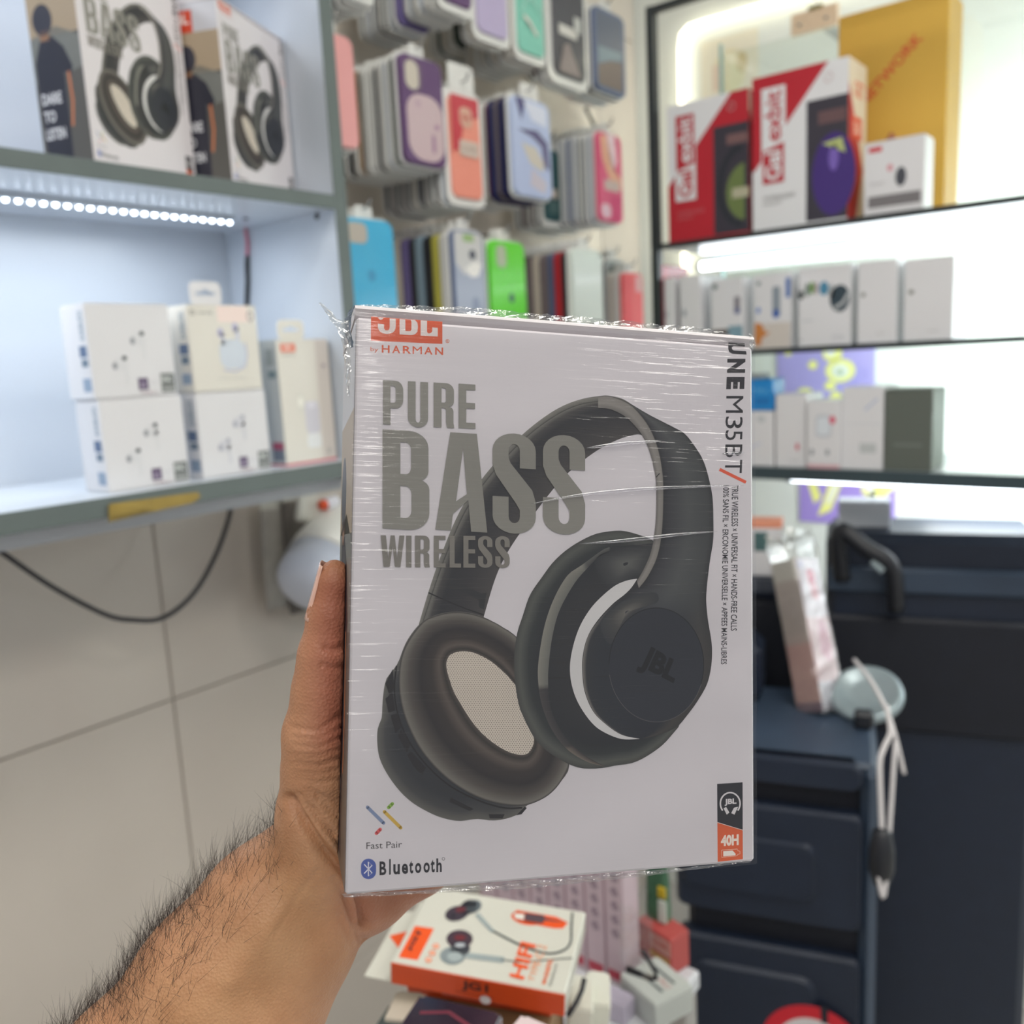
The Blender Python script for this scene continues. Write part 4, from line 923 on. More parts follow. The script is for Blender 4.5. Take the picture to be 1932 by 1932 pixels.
# round sticker near the frame's lower edge
st = Art((0, -0.0062, zpx(1990)), (1, 0, 0), (0, 0, 1), (0, -1, 0), lift=0.0002); R0 = 0.066; sx = 0.052
st.poly(ell(sx, 0, R0, R0*0.95, 40), rgb(206, 30, 46)); st.layer(); st.poly(ell(sx, -0.004, R0*0.72, R0*0.72, 36), rgb(222, 216, 216)); st.layer(); st.poly([(sx+0.012, R0*0.6), (sx+0.020, R0*0.6), (sx+0.020, R0), (sx+0.010, R0)], rgb(24, 28, 40)); st.text('BASS', sx-0.03, -0.01, sx+0.03, 0.012, rgb(200, 30, 50), 0.03)
st.build('sticker', t)

# second speaker behind, taller
p = at(1655, 1100, 1.50)
t = thing('tall_speaker', 'taller black speaker with a thick carry handle behind the party speaker', 'speaker', loc=(p[0], p[1], 0.0), rz=az)
T2 = 1.135
MB().bbox((-0.082, 0.0, 0.02), (0.25, 0.17, T2), 0.015).build('cabinet', M_spk, t)
MB().bbox((-0.080, -0.012, T2-0.10), (0.25, 0.004, T2-0.055), 0.006).build('front_lip', M_spk_b, t); MB().bbox((-0.080, -0.012, T2-0.34), (0.25, 0.004, T2-0.14), 0.006).build('grille', M_spk_d, t)
MB().tube(smooth_path([(-0.055, -0.012, T2-0.075), (-0.060, -0.03, T2+0.01), (-0.020, -0.045, T2-0.015), (0.020, -0.045, T2-0.045), (0.028, -0.03, T2-0.12)], 5), 0.014, 10).build('carry_handle', M_dark_plastic, t, True)
MB().tube([(-0.01, -0.052, T2-0.035), (0.006, -0.058, T2-0.05)], 0.006, 8).build('button', M_silver, t)
g = at(1630, 1022, 1.55)
c_ = carton('grey_box', 'plain light grey carton on top of the taller black speaker', 'box', 0.085, 0.05, 0.045, mat('light_grey_card', (206, 210, 214), rough=0.4, noise=0.03), (g[0], g[1], T2+0.0005), rz=az)
# third, low rounded black case behind
p = at(1455, 1110, 1.44)
t = thing('rounded_speaker', 'rounded black speaker top between the party speaker and the display unit', 'speaker', loc=(p[0], p[1], 0.0), rz=az)
T3 = p[2]+0.012
MB().bbox((-0.10, 0.0, 0.02), (0.045, 0.11, T3-0.03), 0.01).build('cabinet', M_spk_d, t)
MB().bbox((-0.102, -0.006, T3-0.036), (0.05, 0.115, T3), 0.018).build('rounded_top', M_spk, t)
MB().bbox((-0.085, -0.014, T3-0.24), (-0.045, 0.0, T3-0.06), 0.005).build('front_strip', M_silver, t)
q = at(1444, 1092, 1.47)
c_ = carton('white_box', 'small white carton with an orange lid on the rounded black speaker', 'box', 0.052, 0.04, 0.092, M_white_card, (q[0], q[1], T3+0.0006), rz=az)
MB().bbox((-0.0265, -0.0006, 0.080), (0.0265, 0.0406, 0.0925), 0.001).build('lid', mat('orange_lid', (226, 150, 120), rough=0.4, noise=0.03), c_)
MB().bbox((-0.018, -0.0008, 0.042), (0.004, 0.0002, 0.074), 0.0003).build('green_panel', mat('green_panel', (72, 104, 104), rough=0.4, noise=0.05), c_)

# pink packed carton in a clear bag, leaning on the party speaker
pb = at(1575, 1338, 1.315); pt = at(1512, 1008, 1.375)
up = pt-pb; Lh = np.linalg.norm(up); up /= Lh
fw = camv((0, 0, -1)); rt = np.cross(fw, up); rt /= np.linalg.norm(rt); bk = np.cross(up, rt)
ca, sa = math.cos(math.radians(38)), math.sin(math.radians(38))
ex_ = rt*ca+bk*sa; ey_ = -rt*sa+bk*ca
t = thing('bagged_carton', 'pink and white carton in a clear crumpled bag leaning on the party speaker', 'packet', M=frameM(pb-ex_*0.0, ex_, ey_, up))
PWd, PDp = 0.056, 0.044; Lb = Lh*0.86
MB().bbox((-PWd/2, 0, 0), (PWd/2, PDp, Lb), 0.0015).build('carton', M_white_card, t)
a = Art((-PWd/2, PDp, 0), (0, -1, 0), (0, 0, 1), (-1, 0, 0))
for (v0, v1, c) in ((0, 0.06, (150, 128, 140)), (0.06, 0.44, (214, 176, 170)), (0.44, 0.50, (205, 190, 184)), (0.50, 0.86, (196, 184, 178)), (0.86, 1.0, (214, 210, 202))): a.rect(0, Lb*v0, PDp, Lb*v1, rgb(*c))
a.build('side_print', t)
a = Art((-PWd/2, 0, 0), (1, 0, 0), (0, 0, 1), (0, -1, 0))
a.rect(0, 0, PWd, Lb*0.18, rgb(214, 212, 222)); a.rect(0, Lb*0.18, PWd, Lb*0.60, rgb(234, 208, 214)); a.rect(0, Lb*0.60, PWd, Lb, rgb(226, 218, 228)); a.layer()
a.poly([(PWd*x, Lb*z) for x, z in ((0.35, 0.36), (0.75, 0.30), (0.90, 0.40), (0.78, 0.56), (0.55, 0.60), (0.40, 0.50))], rgb(224, 170, 192)); a.rect(PWd*0.40, Lb*0.82, PWd*0.72, Lb*0.92, rgb(224, 120, 150)); a.rect(PWd*0.44, Lb*0.72, PWd*0.76, Lb*0.82, rgb(232, 170, 186)); a.rect(PWd*0.05, Lb*0.93, PWd*0.3, Lb*0.98, rgb(190, 186, 216)); a.ell(PWd*0.62, Lb*0.48, PWd*0.08, Lb*0.02, rgb(224, 130, 160)); a.build('front_print', t)
M_bag = film_mat('crumpled_bag', fac=0.16, rough=0.22, stretch=(1, 1, 1), scale=90, strength=1.0, tint=(248, 248, 246))
bg_ = MB(); N_, K_ = 18, 16; vs = []; rnd = random.Random(3)
for k in range(N_):
    z = Lb*1.22*k/(N_-1)-0.004; f_ = max(0, (z-Lb)/(Lb*0.22)); sc = 1.10*(1-0.25*f_*f_)
    for i, (x, y) in enumerate(rrect(-PWd/2*sc, -0.003, PWd/2*sc, PDp+0.003, 0.006, 3)):
        j = 0.0012+0.006*f_
        vs.append((x+rnd.uniform(-j, j), y+rnd.uniform(-j, j), z+rnd.uniform(-j, j)*(0.3 if k in (0,) else 1)))
fs = [(k*16+i, k*16+(i+1) % 16, (k+1)*16+(i+1) % 16, (k+1)*16+i) for k in range(N_-1) for i in range(16)]
bg_.add(vs, fs).build('plastic_bag', M_bag, t)
# white leads at the right of the speaker
M_wc = mat('white_cable', (214, 210, 210), rough=0.4, noise=0.03)
def lead(pts, r, label, name='white_lead', m=M_wc):
    P = smooth_path([at(*p) for p in pts], 6); o_ = np.array(P[-1])
    t = thing(name, label, 'cable', loc=tuple(o_)); MB().tube([p-o_ for p in P], r, 8).build('cord', m, t, True); return t, o_
t, o_ = lead([(1612, 1245, 1.26), (1640, 1280, 1.17), (1668, 1330, 1.12), (1688, 1385, 1.10), (1706, 1460, 1.10)], 0.0028, 'thin white lead arching over the round control panel')
t, o_ = lead([(1672, 1330, 1.10), (1680, 1380, 1.09), (1668, 1410, 1.085), (1660, 1440, 1.08), (1662, 1520, 1.08), (1664, 1570, 1.08)], 0.0034, 'white lead hanging down with a grey black plug on its end')
MB().lathe([(0.004, 0), (0.011, -0.006), (0.015, -0.03), (0.015, -0.055), (0.009, -0.075), (0.004, -0.078)], (0, 0, 0.006), (0, 0, 1), 16).build('plug', M_dark_plastic, t, True)
t, o_ = lead([(1690, 1400, 1.085), (1686, 1450, 1.08), (1680, 1540, 1.08), (1668, 1690, 1.08), (1655, 1640, 1.08), (1650, 1600, 1.08)], 0.0028, 'white lead looped below the grey black plug')

# ================================================================== table and counter with small goods
M_table = mat('table_top', (206, 208, 212), rough=0.35, noise=0.03)
t = thing('side_table', 'pale small table carrying a row of slim boxes', 'table', loc=(0.683, 0.52, 0.0))
MB().bbox((-0.105, -0.115, 0.768), (0.105, 0.13, 0.79), 0.003).build('top', M_table, t)
for sx in (-0.09, 0.09):
    for sy in (-0.10, 0.115): MB().bbox((sx-0.012, sy-0.012, 0), (sx+0.012, sy+0.012, 0.7678), 0.002).build('leg', M_steel, t)
t = thing('shop_counter', 'white shop counter below the picture carrying earphone boxes', 'counter', loc=(0.30, 0.27, 0.0))
MB().bbox((-0.24, -0.2, 0.855), (0.235, 0.188, 0.88), 0.004).build('top', M_table, t)
MB().bbox((-0.235, -0.185, 0.0), (0.225, 0.17, 0.8548), 0.004).build('body', mat('counter_body', (196, 198, 204), rough=0.4, noise=0.03), t)
ZT, ZC = 0.79, 0.88
# row of slim boxes, faces towards -X
M_slim = mat('slim_box_card', (196, 176, 184), rough=0.4, noise=0.05, nscale=20)
XR = 0.715; yr = onX(1178, 1750, XR)[1]; bw_ = abs(onX(1140, 1750, XR)[1]-yr)
slim = None
for i in range(11):
    Yc = yr+bw_*(i+0.5)*1.0
    if Yc > 0.65: break
    M_ = Matrix.Translation((XR+random.uniform(0, 0.003), Yc, ZT+0.0004))@Matrix.Rotation(RZ_R+random.uniform(-0.012, 0.012), 4, 'Z')
    lab = 'slim white and red box standing upright in the row on the small table'
    if slim is None:
        slim = carton('slim_box', lab, 'box', bw_*0.95, 0.03, 0.165, M_slim, (0, 0, 0), group='row of slim boxes', M=M_)
        a = Art(*face(bw_*0.95, 0.03, 0.165, 'F')); ww = bw_*0.95
        a.rect(ww*0.1, 0.006, ww*0.9, 0.017, rgb(176, 56, 76))
        for k in range(7): a.poly([(ww*0.28, 0.062+k*0.016), (ww*0.5, 0.055+k*0.016), (ww*0.78, 0.058+k*0.016), (ww*0.6, 0.068+k*0.016)], rgb(150, 132, 142))
        a.rect(0, 0, ww*0.06, 0.165, rgb(150, 110, 124)); a.build('front_print', slim)
    else: copy_tree(slim, M_)
# lilac carton lying before the row
q = onZ(1140, 1868, ZT+0.001)
c_ = carton('lilac_box', 'small lilac grey carton lying before the row of slim boxes', 'box', 0.050, 0.022, 0.022, mat('lilac_card', (186, 178, 194), rough=0.4, noise=0.03), (0.668, onX(1136, 1850, 0.668)[1], ZT+0.0004), rz=RZ_R+0.05)
MB().bbox((-0.0252, -0.0004, 0.0), (-0.012, 0.0224, 0.0215), 0.0008).build('red_end', mat('red_end', (150, 66, 74), rough=0.4, noise=0.05), c_)
# red carton and pale card
rx, ry = 0.765, onX(1228, 1880, 0.765)[1]
c_ = carton('red_carton', 'red carton with a yellow striped band beside the party speaker', 'box', 0.050, 0.03, 0.044, mat('soft_red_card', (180, 78, 74), rough=0.45, noise=0.06), (rx, ry-0.005, ZT+0.0004), rz=RZ_R-0.25)
a = Art(*face(0.050, 0.03, 0.044, 'F')); a.rect(0.02, 0.022, 0.050, 0.040, rgb(210, 160, 150)); a.layer(); a.text('GAME', 0.024, 0.028, 0.047, 0.036, rgb(196, 104, 94), 0.02)
for k in range(7): a.rect(0.020+k*0.0042, 0.012, 0.0225+k*0.0042, 0.019, rgb(210, 190, 100))
a.build('front_print', c_)
c_ = carton('pale_carton', 'pale grey carton with two black slots lying below the black hook', 'box', 0.056, 0.05, 0.030, mat('pale_card', (186, 190, 184), rough=0.4, noise=0.05), (0.690, onX(1206, 1905, 0.690)[1]+0.002, ZT+0.0004), rz=RZ_R-0.35)
a = Art(*face(0.056, 0.05, 0.030, 'T')); a.line([(0.010, 0.036), (0.044, 0.036)], 0.003, rgb(50, 60, 62)); a.line([(0.008, 0.018), (0.046, 0.018)], 0.003, rgb(50, 60, 62)); a.text('PRO', 0.030, 0.024, 0.046, 0.031, rgb(190, 130, 126)); a.build('top_print', c_)
# black hook of a clear bag
hp = onX(1210, 1842, 0.672)
t = thing('bag_hook', 'small black triangular hanger on a clear plastic bag', 'hook', loc=(0.672, hp[1], hp[2]), rz=RZ_R)
MB().tube([(-0.016, 0, 0.001), (0.010, 0, 0.002), (0.0165, 0, 0.005), (0.016, 0, 0.011), (0.006, 0, 0.025), (0.001, 0, 0.029)], [0.0036, 0.0026, 0.0022, 0.002, 0.0022, 0.002], 8).build('hanger', M_dark_plastic, t, True)
vs = []; rnd = random.Random(5)
for k in range(9):
    for i in range(7): vs.append((-0.022+0.036*i/6+rnd.uniform(-0.002, 0.002), -0.002+rnd.uniform(-0.003, 0.003), hp[2]*0+0.001+0.07*k/8+rnd.uniform(-0.002, 0.002)))
MB().add(vs, [(k*7+i, k*7+i+1, k*7+7+i+1, k*7+7+i) for k in range(8) for i in range(6)]).build('plastic_film', M_bag, t)
# green and yellow snack-like pouch behind
gp = onX(1238, 1760, 0.80)
t = thing('green_pouch', 'crumpled green pouch with a yellow seal beside the party speaker', 'pouch', loc=(0.78, onX(1238, 1760, 0.78)[1], ZT+0.001), rz=RZ_R)
vs = []; rnd = random.Random(9)
for k in range(9):
    z = 0.14*k/8
    for i, (x, y) in enumerate(rrect(-0.014, 0, 0.014, 0.014*(1-abs(k-3)/9), 0.005, 2)): vs.append((x*(1-0.05*k/8)+rnd.uniform(-0.001, 0.001), y+rnd.uniform(-0.001, 0.001), z))
n_ = 12
MB().add(vs, [(k*n_+i, k*n_+(i+1) % n_, (k+1)*n_+(i+1) % n_, (k+1)*n_+i) for k in range(8) for i in range(n_)]+[tuple(range(n_))[::-1], tuple(range(8*n_, 9*n_))]).build('pouch', mat('green_foil', (70, 112, 84), rough=0.3, noise=0.3, nscale=60), t, True)
MB().bbox((0.004, -0.003, 0.075), (0.014, 0.0, 0.088), 0.001).build('seal', mat('yellow_seal', (196, 170, 40), rough=0.4, noise=0.05), t)
MB().bbox((0.004, -0.003, 0.045), (0.0145, 0.0, 0.072), 0.001).build('label', mat('pale_label', (200, 206, 196), rough=0.4, noise=0.05), t)

# ---- earphone carton on top of the pile
TL_ = np.array([0.47452, 0.48876, 1.02542]); ex_ = np.array([0.41551, -0.907, -0.06871]); n_up = np.array([-0.00801, -0.07918, 0.99683])
n_up -= ex_*(n_up@ex_); n_up /= np.linalg.norm(n_up); bk = np.cross(n_up, ex_)
EW, ED, EH = 0.130, 0.0902, 0.0185
O_ = TL_+ex_*(EW/2)-bk*ED-n_up*EH + np.array([0, 0, 0.0])
# shear in the photo: front-left corner sits further left
fl = at(736.5, 1816, 0.70); 
t = thing('earphone_box', 'white and orange earphone carton with a hanging flap on top of the pile', 'box', M=frameM(O_, ex_, bk, n_up))
M_or = mat('orange_card', (214, 78, 30), rough=0.4, noise=0.03)
M_ivory = mat('ivory_card', (206, 204, 192), rough=0.4, noise=0.01)
MB().bbox((-EW/2, 0, 0), (EW/2, ED, EH), 0.0012).build('body', M_ivory, t)
MB().bbox((-EW/2+0.0002, -0.0004, 0.0002), (EW/2-0.0004, 0.0008, EH-0.0008), 0.0003).build('front_side', M_or, t)
MB().prism([(-EW/2-0.021, 0.0), (-EW/2-0.0005, 0.0), (-EW/2-0.0005, ED), (-EW/2-0.010, ED), (-EW/2-0.010, ED*0.86), (-EW/2-0.021, ED*0.82)], (0, 0, 0.001), (1, 0, 0), (0, 1, 0), (0, 0, 1), 0, 0.001).build('hang_flap', M_ivory, t)
H_px = None
def epx(x, y):
    """photo pixel -> carton top coordinates"""
    r = ray(x, y); P0 = O_+n_up*EH; k = ((P0-CAM)@n_up)/(r@n_up); p = CAM+r*k-P0; return (p@ex_+EW/2, p@bk)
a = Art((-EW/2, 0, EH), (1, 0, 0), (0, 1, 0), (0, 0, 1), fmap=lambda x, y: epx(x, y))
OR, DK, SV = rgb(232, 84, 24), rgb(44, 42, 52), rgb(150, 160, 160)
a.poly([(783, 1747), (819, 1752), (788, 1812), (752, 1806)], OR)
a.line([(840, 1790), (900, 1810), (948, 1812)], 0.1, SV) if False else None
a.ell(899, 1722, 1, 1, DK) if False else None
def eell(cx, cy, rx, ry, c, rot=0):
    cr, sr = math.cos(math.radians(rot)), math.sin(math.radians(rot))
    a.poly([(cx+rx*math.cos(q)*cr-ry*math.sin(q)*sr, cy+rx*math.cos(q)*sr+ry*math.sin(q)*cr) for q in [2*math.pi*i/26 for i in range(26)]], c)
def eline(pts, w_, c):
    P = smooth_path([np.array((p[0], p[1], 0.)) for p in pts], 5); a.line([(p[0], p[1]) for p in P], w_, c)
eell(993, 1733, 29, 12, OR, 12); a.poly([(975, 1717), (1050, 1730), (1072, 1741), (1062, 1752), (1046, 1752), (975, 1738), (966, 1726)], OR); a.layer()
a.poly([(970, 1724), (989, 1725), (988, 1736), (972, 1733)], rgb(228, 222, 212)); a.poly([(991, 1723), (1026, 1727), (1028, 1732), (1072, 1741), (1028, 1737), (1023, 1743), (989, 1737)], rgb(84, 66, 74))
eline([(930, 1757), (985, 1785), (1030, 1799), (1060, 1795), (1076, 1780), (1078, 1750), (1080, 1722)], 4.2, rgb(64, 72, 72)); eline([(945, 1811), (985, 1815), (1040, 1811), (1080, 1808)], 2.6, rgb(84, 90, 88))
a.poly([(896, 1728), (903, 1722), (934, 1757), (926, 1760)], SV); a.poly([(878, 1797), (952, 1806), (950, 1818), (876, 1808)], SV); a.layer()
eell(892, 1711, 17, 12, rgb(96, 104, 110), -20); eell(884, 1712, 18, 13, DK, -25); eell(862, 1724, 23, 14, rgb(60, 50, 62), -14)
eell(867, 1772, 25, 17, rgb(66, 48, 60), 0); eell(868, 1790, 19, 14, rgb(58, 60, 68), 0); eell(854, 1804, 24, 17, rgb(132, 142, 144), 0); a.layer()
eell(869, 1717, 10, 5, rgb(104, 42, 52), -10); eell(868, 1770, 11, 5, rgb(112, 36, 46), 0); eell(855, 1729, 4, 4, rgb(30, 28, 40)); eell(868, 1784, 10, 4, rgb(176, 180, 184)); eell(858, 1806, 14, 9, rgb(160, 170, 170))
for i in range(3): eell(822.5-i*7, 1786+i*13, 6.2, 5.2, rgb(232, 132, 96)); 
a.layer()
for i in range(3): eell(822.5-i*7, 1786+i*13, 3.4, 2.8, rgb(236, 196, 172))
a.textq('JG1', ((774, 1797), (797, 1762), (786, 1757), (768, 1796)), DK, 0.04)
a.textq('HIFI', ((988, 1850), (1012, 1784), (983, 1777), (961, 1843)), OR, 0.025)
a.textq('TYPE-C 2', ((1006, 1854), (1032, 1786), (1016, 1782), (996, 1850)), rgb(236, 150, 100), 0.0)
a.textq('MAGNETIC', ((1029, 1858), (1044, 1812), (1035, 1810), (1022, 1857)), rgb(232, 110, 60), 0.03)
a.textq('Earphone', ((1042, 1861), (1054, 1821), (1046, 1819), (1035, 1859)), rgb(90, 92, 88), 0.0)
a.build('top_print', t)
s_ = Art((-EW/2, -0.0006, 0), (1, 0, 0), (0, 0, 1), (0, -1, 0)); s_.text('JG1', EW*0.42, EH*0.34, EW*0.57, EH*0.80, rgb(60, 40, 36), 0.03); s_.rect(EW*0.38, EH*0.24, EW*0.60, EH*0.27, rgb(150, 50, 20)); s_.ell(EW*0.555, EH*0.10, 0.0042, 0.0036, rgb(226, 218, 218), 12); s_.build('side_print', t)
fa = Art((-EW/2, 0, 0.0021), (1, 0, 0), (0, 1, 0), (0, 0, 1)); fa.poly([(-0.019, ED*0.50), (-0.006, ED*0.36), (-0.006, ED*0.60)], OR); fa.build('flap_print', t)

# cartons underneath
def pile(label, px, py, depth, w_, d_, h_, m, rz, tilt=0.0, zoff=None, name='pile_box', dz=0.0):
    p = at(px, py, depth); z = ZC+0.0004 if zoff is None else zoff
    return carton(name, label, 'box', w_, d_, h_, m, None, group='cartons on the counter', M=Matrix.Translation((p[0], p[1], z))@Matrix.Rotation(rz, 4, 'Z')@Matrix.Rotation(tilt, 4, 'X'))
rzE = math.atan2(ex_[1], ex_[0])
tr = thing('cardboard_tray', 'low brown cardboard tray under the earphone cartons', 'tray', M=Matrix.Translation(Vector((O_[0]+0.008, O_[1]+0.004, ZC+0.0003)))@Matrix.Rotation(rzE, 4, 'Z'))
MB().bbox((-0.055, 0, 0), (0.045, 0.08, 0.075), 0.001).build('tray_body', mat('kraft_card', (150, 118, 84), rough=0.7, noise=0.1, nscale=30), tr); MB().bbox((-0.057, -0.002, 0.0755), (0.047, 0.082, 0.079), 0.001).build('tray_lid', mat('kraft_card', (150, 118, 84)), tr)
def pz(px, py, depth): return at(px, py, depth)[2]-ZC
c_ = pile('orange and white earphone carton just under the topmost one', 900, 1888, 0.690, 0.118, 0.072, 0.030, M_or, rzE-0.05, zoff=ZC+0.0796)
a = Art(*face(0.118, 0.072, 0.030, 'F')); a.rect(0.03, 0.004, 0.116, 0.020, rgb(214, 120, 110)); a.layer(); a.text('HIFI', 0.04, 0.006, 0.08, 0.017, rgb(236, 180, 170), 0.03); a.build('front_print', c_)
def tall(label, px, py, depth, w_, d_, m, rz):
    """upright carton whose far corner shows at this place"""
    p = at(px, py, depth); r = np.array([-math.sin(rz), math.cos(rz)]); x_ = np.array([math.cos(rz), math.sin(rz)])
    q = p[:2]-r*d_+x_*w_/2
    return carton('pile_box', label, 'box', w_, d_, p[2]-ZC, m, (q[0], q[1], ZC+0.0004), rz=rz, group='cartons on the counter')
c2 = tall('dark plum glossy carton at the front of the pile', 792, 1876, 0.600, 0.060, 0.05, mat('plum_card', (44, 24, 40), rough=0.15, noise=0.2, nscale=40, coat=0.6), rzE-0.12)
h2 = at(792, 1876, 0.600)[2]-ZC
a = Art(*face(0.060, 0.05, h2, 'T')); a.line([(0.008, 0.034), (0.026, 0.040), (0.05, 0.030)], 0.003, rgb(110, 40, 56)); a.ell(0.024, 0.018, 0.010, 0.007, rgb(86, 30, 48)); a.build('top_print', c2)
c3 = tall('dark grey green carton poking out beside the plum carton', 735, 1893, 0.660, 0.022, 0.03, mat('slate_card', (64, 72, 70), rough=0.5, noise=0.08), rzE-0.10)
c4 = tall('beige carton edge between the slate and orange cartons', 748, 1868, 0.670, 0.024, 0.03, mat('beige_card', (190, 180, 164), rough=0.5, noise=0.05), rzE+0.05)
c5 = tall('small pinkish white carton corner at the foot of the pile', 985, 1912, 0.600, 0.055, 0.04, mat('pinkish_card', (226, 206, 206), rough=0.4, noise=0.03), rzE-0.35)
for i, (px, lab) in enumerate(((1082, 'ivory charger carton leaning next to the topmost earphone carton'), (1118, 'ivory charger carton leaning at the outer end of the pile'))):
    p = at(px, 1935, 0.715+0.016*i)
    c_ = carton('charger_box', lab, 'box', 0.020, 0.04, 0.056-0.008*i, mat('ivory_box', (214, 214, 200), rough=0.4, noise=0.03), None, M=Matrix.Translation((p[0], p[1], ZC+0.0022))@Matrix.Rotation(rzE+0.15, 4, 'Z')@Matrix.Rotation(0.12, 4, 'Y'), group='charger cartons')
    a = Art(*face(0.020, 0.04, 0.056-0.008*i, 'F')); a.rect(0.004, 0.01, 0.020, 0.014, rgb(186, 182, 170)); a.build('front_print', c_)
o = MB().tube([at(1072, 1915, 0.69), at(1088, 1890, 0.70), at(1098, 1868, 0.71), at(1102, 1848, 0.72)], 0.0022, 8).build('short_black_cord', M_dark_plastic, None, True); tag(o, 'short black cord between the earphone carton and the ivory cartons', 'cable')

# ================================================================== the held headphone box
BW_, BH_, BD_ = 0.1475, 0.190, 0.062
_s = 0.95
TLc = np.array([-0.0550185, 0.06886669, -0.31457857])*_s
exc = np.array([0.96852279, -0.02284411, -0.24787446]); exc /= np.linalg.norm(exc)
upc = -np.array([-0.01670118, -0.99838493, 0.05430098]); upc -= exc*(upc@exc); upc /= np.linalg.norm(upc)
bkc = np.cross(upc, exc)
BX, BU, BK = camv(exc), camv(upc), camv(bkc)
BO = CAM+camv(TLc)+BX*BW_/2-BU*BH_
BM = frameM(BO, BX, BK, BU)
box = thing('headphone_box', 'shrink-wrapped white headphone box held up in the hand, PURE BASS lettering', 'box', M=BM, group='shrink-wrapped headphone boxes')
M_box = mat('box_card', (213, 208, 210), rough=0.42, noise=0.015, nscale=20)
def lp(x, y, z): return BO+BX*x+BK*y+BU*z
MB().bbox((-BW_/2, 0, 0), (BW_/2, BD_, BH_), 0.0009).build('body', M_box, box)
LH = 0.0046
ld = MB().prism([(0.0034, 0.0002), (0.0016, 0.0016), (0.0002, 0.0030), (0.0004, 0.0038), (0.0022, LH), (BD_-0.001, LH), (BD_-0.0004, 0.0003)], (-BW_/2-0.0004, 0, BH_), (0, 1, 0), (0, 0, 1), (1, 0, 0), 0, BW_+0.0012)
lid = ld.build('lid', M_box, box)
def bpx(x, y):
    r = ray(x, y); k = ((BO-CAM)@BK)/(r@BK); p = CAM+r*k-BO; return (p@BX+BW_/2, p@BU)
KI = 1.18
def ink(r, g, b):
    k = KI*(0.62+0.38*min(1.0, max(0.0, (max(r, g, b)-58)/70.0)))
    return tuple(min(0.9, lin(v)*k) for v in (r, g, b))+(1.0,)
def resamp(pts, n, closed=False):
    P = np.array(list(pts)+([pts[0]] if closed else []), float); d = np.r_[0, np.cumsum(np.linalg.norm(np.diff(P, axis=0), axis=1))]
    s = np.linspace(0, d[-1], n, endpoint=not closed); return np.stack([np.interp(s, d, P[:, 0]), np.interp(s, d, P[:, 1])], 1)
def smoothc(pts, closed=False, n=5):
    P = [np.array(p, float) for p in pts]; m = len(P); out = []
    rng = range(m) if closed else range(m-1)
    for i in rng:
        g = (lambda k: P[k % m]) if closed else (lambda k: P[min(max(k, 0), m-1)])
        p0, p1, p2, p3 = g(i-1), g(i), g(i+1), g(i+2)
        for k in range(n):
            t_ = k/n; out.append(0.5*((2*p1)+(-p0+p2)*t_+(2*p0-5*p1+4*p2-p3)*t_*t_+(-p0+3*p1-3*p2+p3)*t_**3))
    if not closed: out.append(P[-1])
    return [tuple(q) for q in out]
def grad(a, ca, cb, stops, n=60, closed=False):
    A = resamp(smoothc(ca, closed), n, closed); B = resamp(smoothc(cb, closed), n, closed)
    loops = [[tuple(A[i]*(1-t_)+B[i]*t_) for i in range(n)] for t_, _ in stops]
    a.band(loops, [c for _, c in stops], closed)

hp = Art((-BW_/2, 0, 0), (1, 0, 0), (0, 0, 1), (0, -1, 0), lift=0.00002, fmap=bpx)
G = ink
# far half of the headband: underside, then its light rim
outer = [(790, 1178), (812, 1105), (835, 1040), (870, 960), (920, 890), (980, 825), (1040, 778), (1090, 755), (1140, 747), (1178, 754), (1207, 778)]
inner = [(912, 1166), (935, 1090), (960, 1038), (1000, 980), (1058, 906), (1104, 866), (1140, 842), (1170, 828), (1190, 822), (1204, 819.5), (1211, 821)]
grad(hp, outer, inner, [(0, G(96, 94, 88)), (0.10, G(104, 102, 96)), (0.16, G(72, 70, 68)), (0.28, G(46, 46, 50)), (0.6, G(58, 56, 58)), (1, G(76, 72, 70))], 70)
hp.layer()
rimo = [(790, 1178), (812, 1105), (835, 1040), (870, 960), (920, 890), (980, 825), (1040, 778), (1090, 755), (1140, 747)]
rimi = [(799, 1172), (822, 1102), (845, 1040), (880, 962), (929, 893), (988, 830), (1046, 786), (1094, 764), (1140, 757)]
grad(hp, rimo, rimi, [(0, G(120, 118, 110)), (0.7, G(104, 102, 96)), (1, G(60, 58, 56))], 60)
hp.layer()
hp.line(smoothc([(808, 1118), (830, 1128), (870, 1145), (912, 1160)]), 2.4, G(34, 32, 34)); hp.poly([(846, 1096), (852, 1092), (880, 1106), (908, 1120), (918, 1118), (913, 1150), (904, 1146), (903, 1132), (876, 1118), (850, 1112)], G(52, 52, 54))
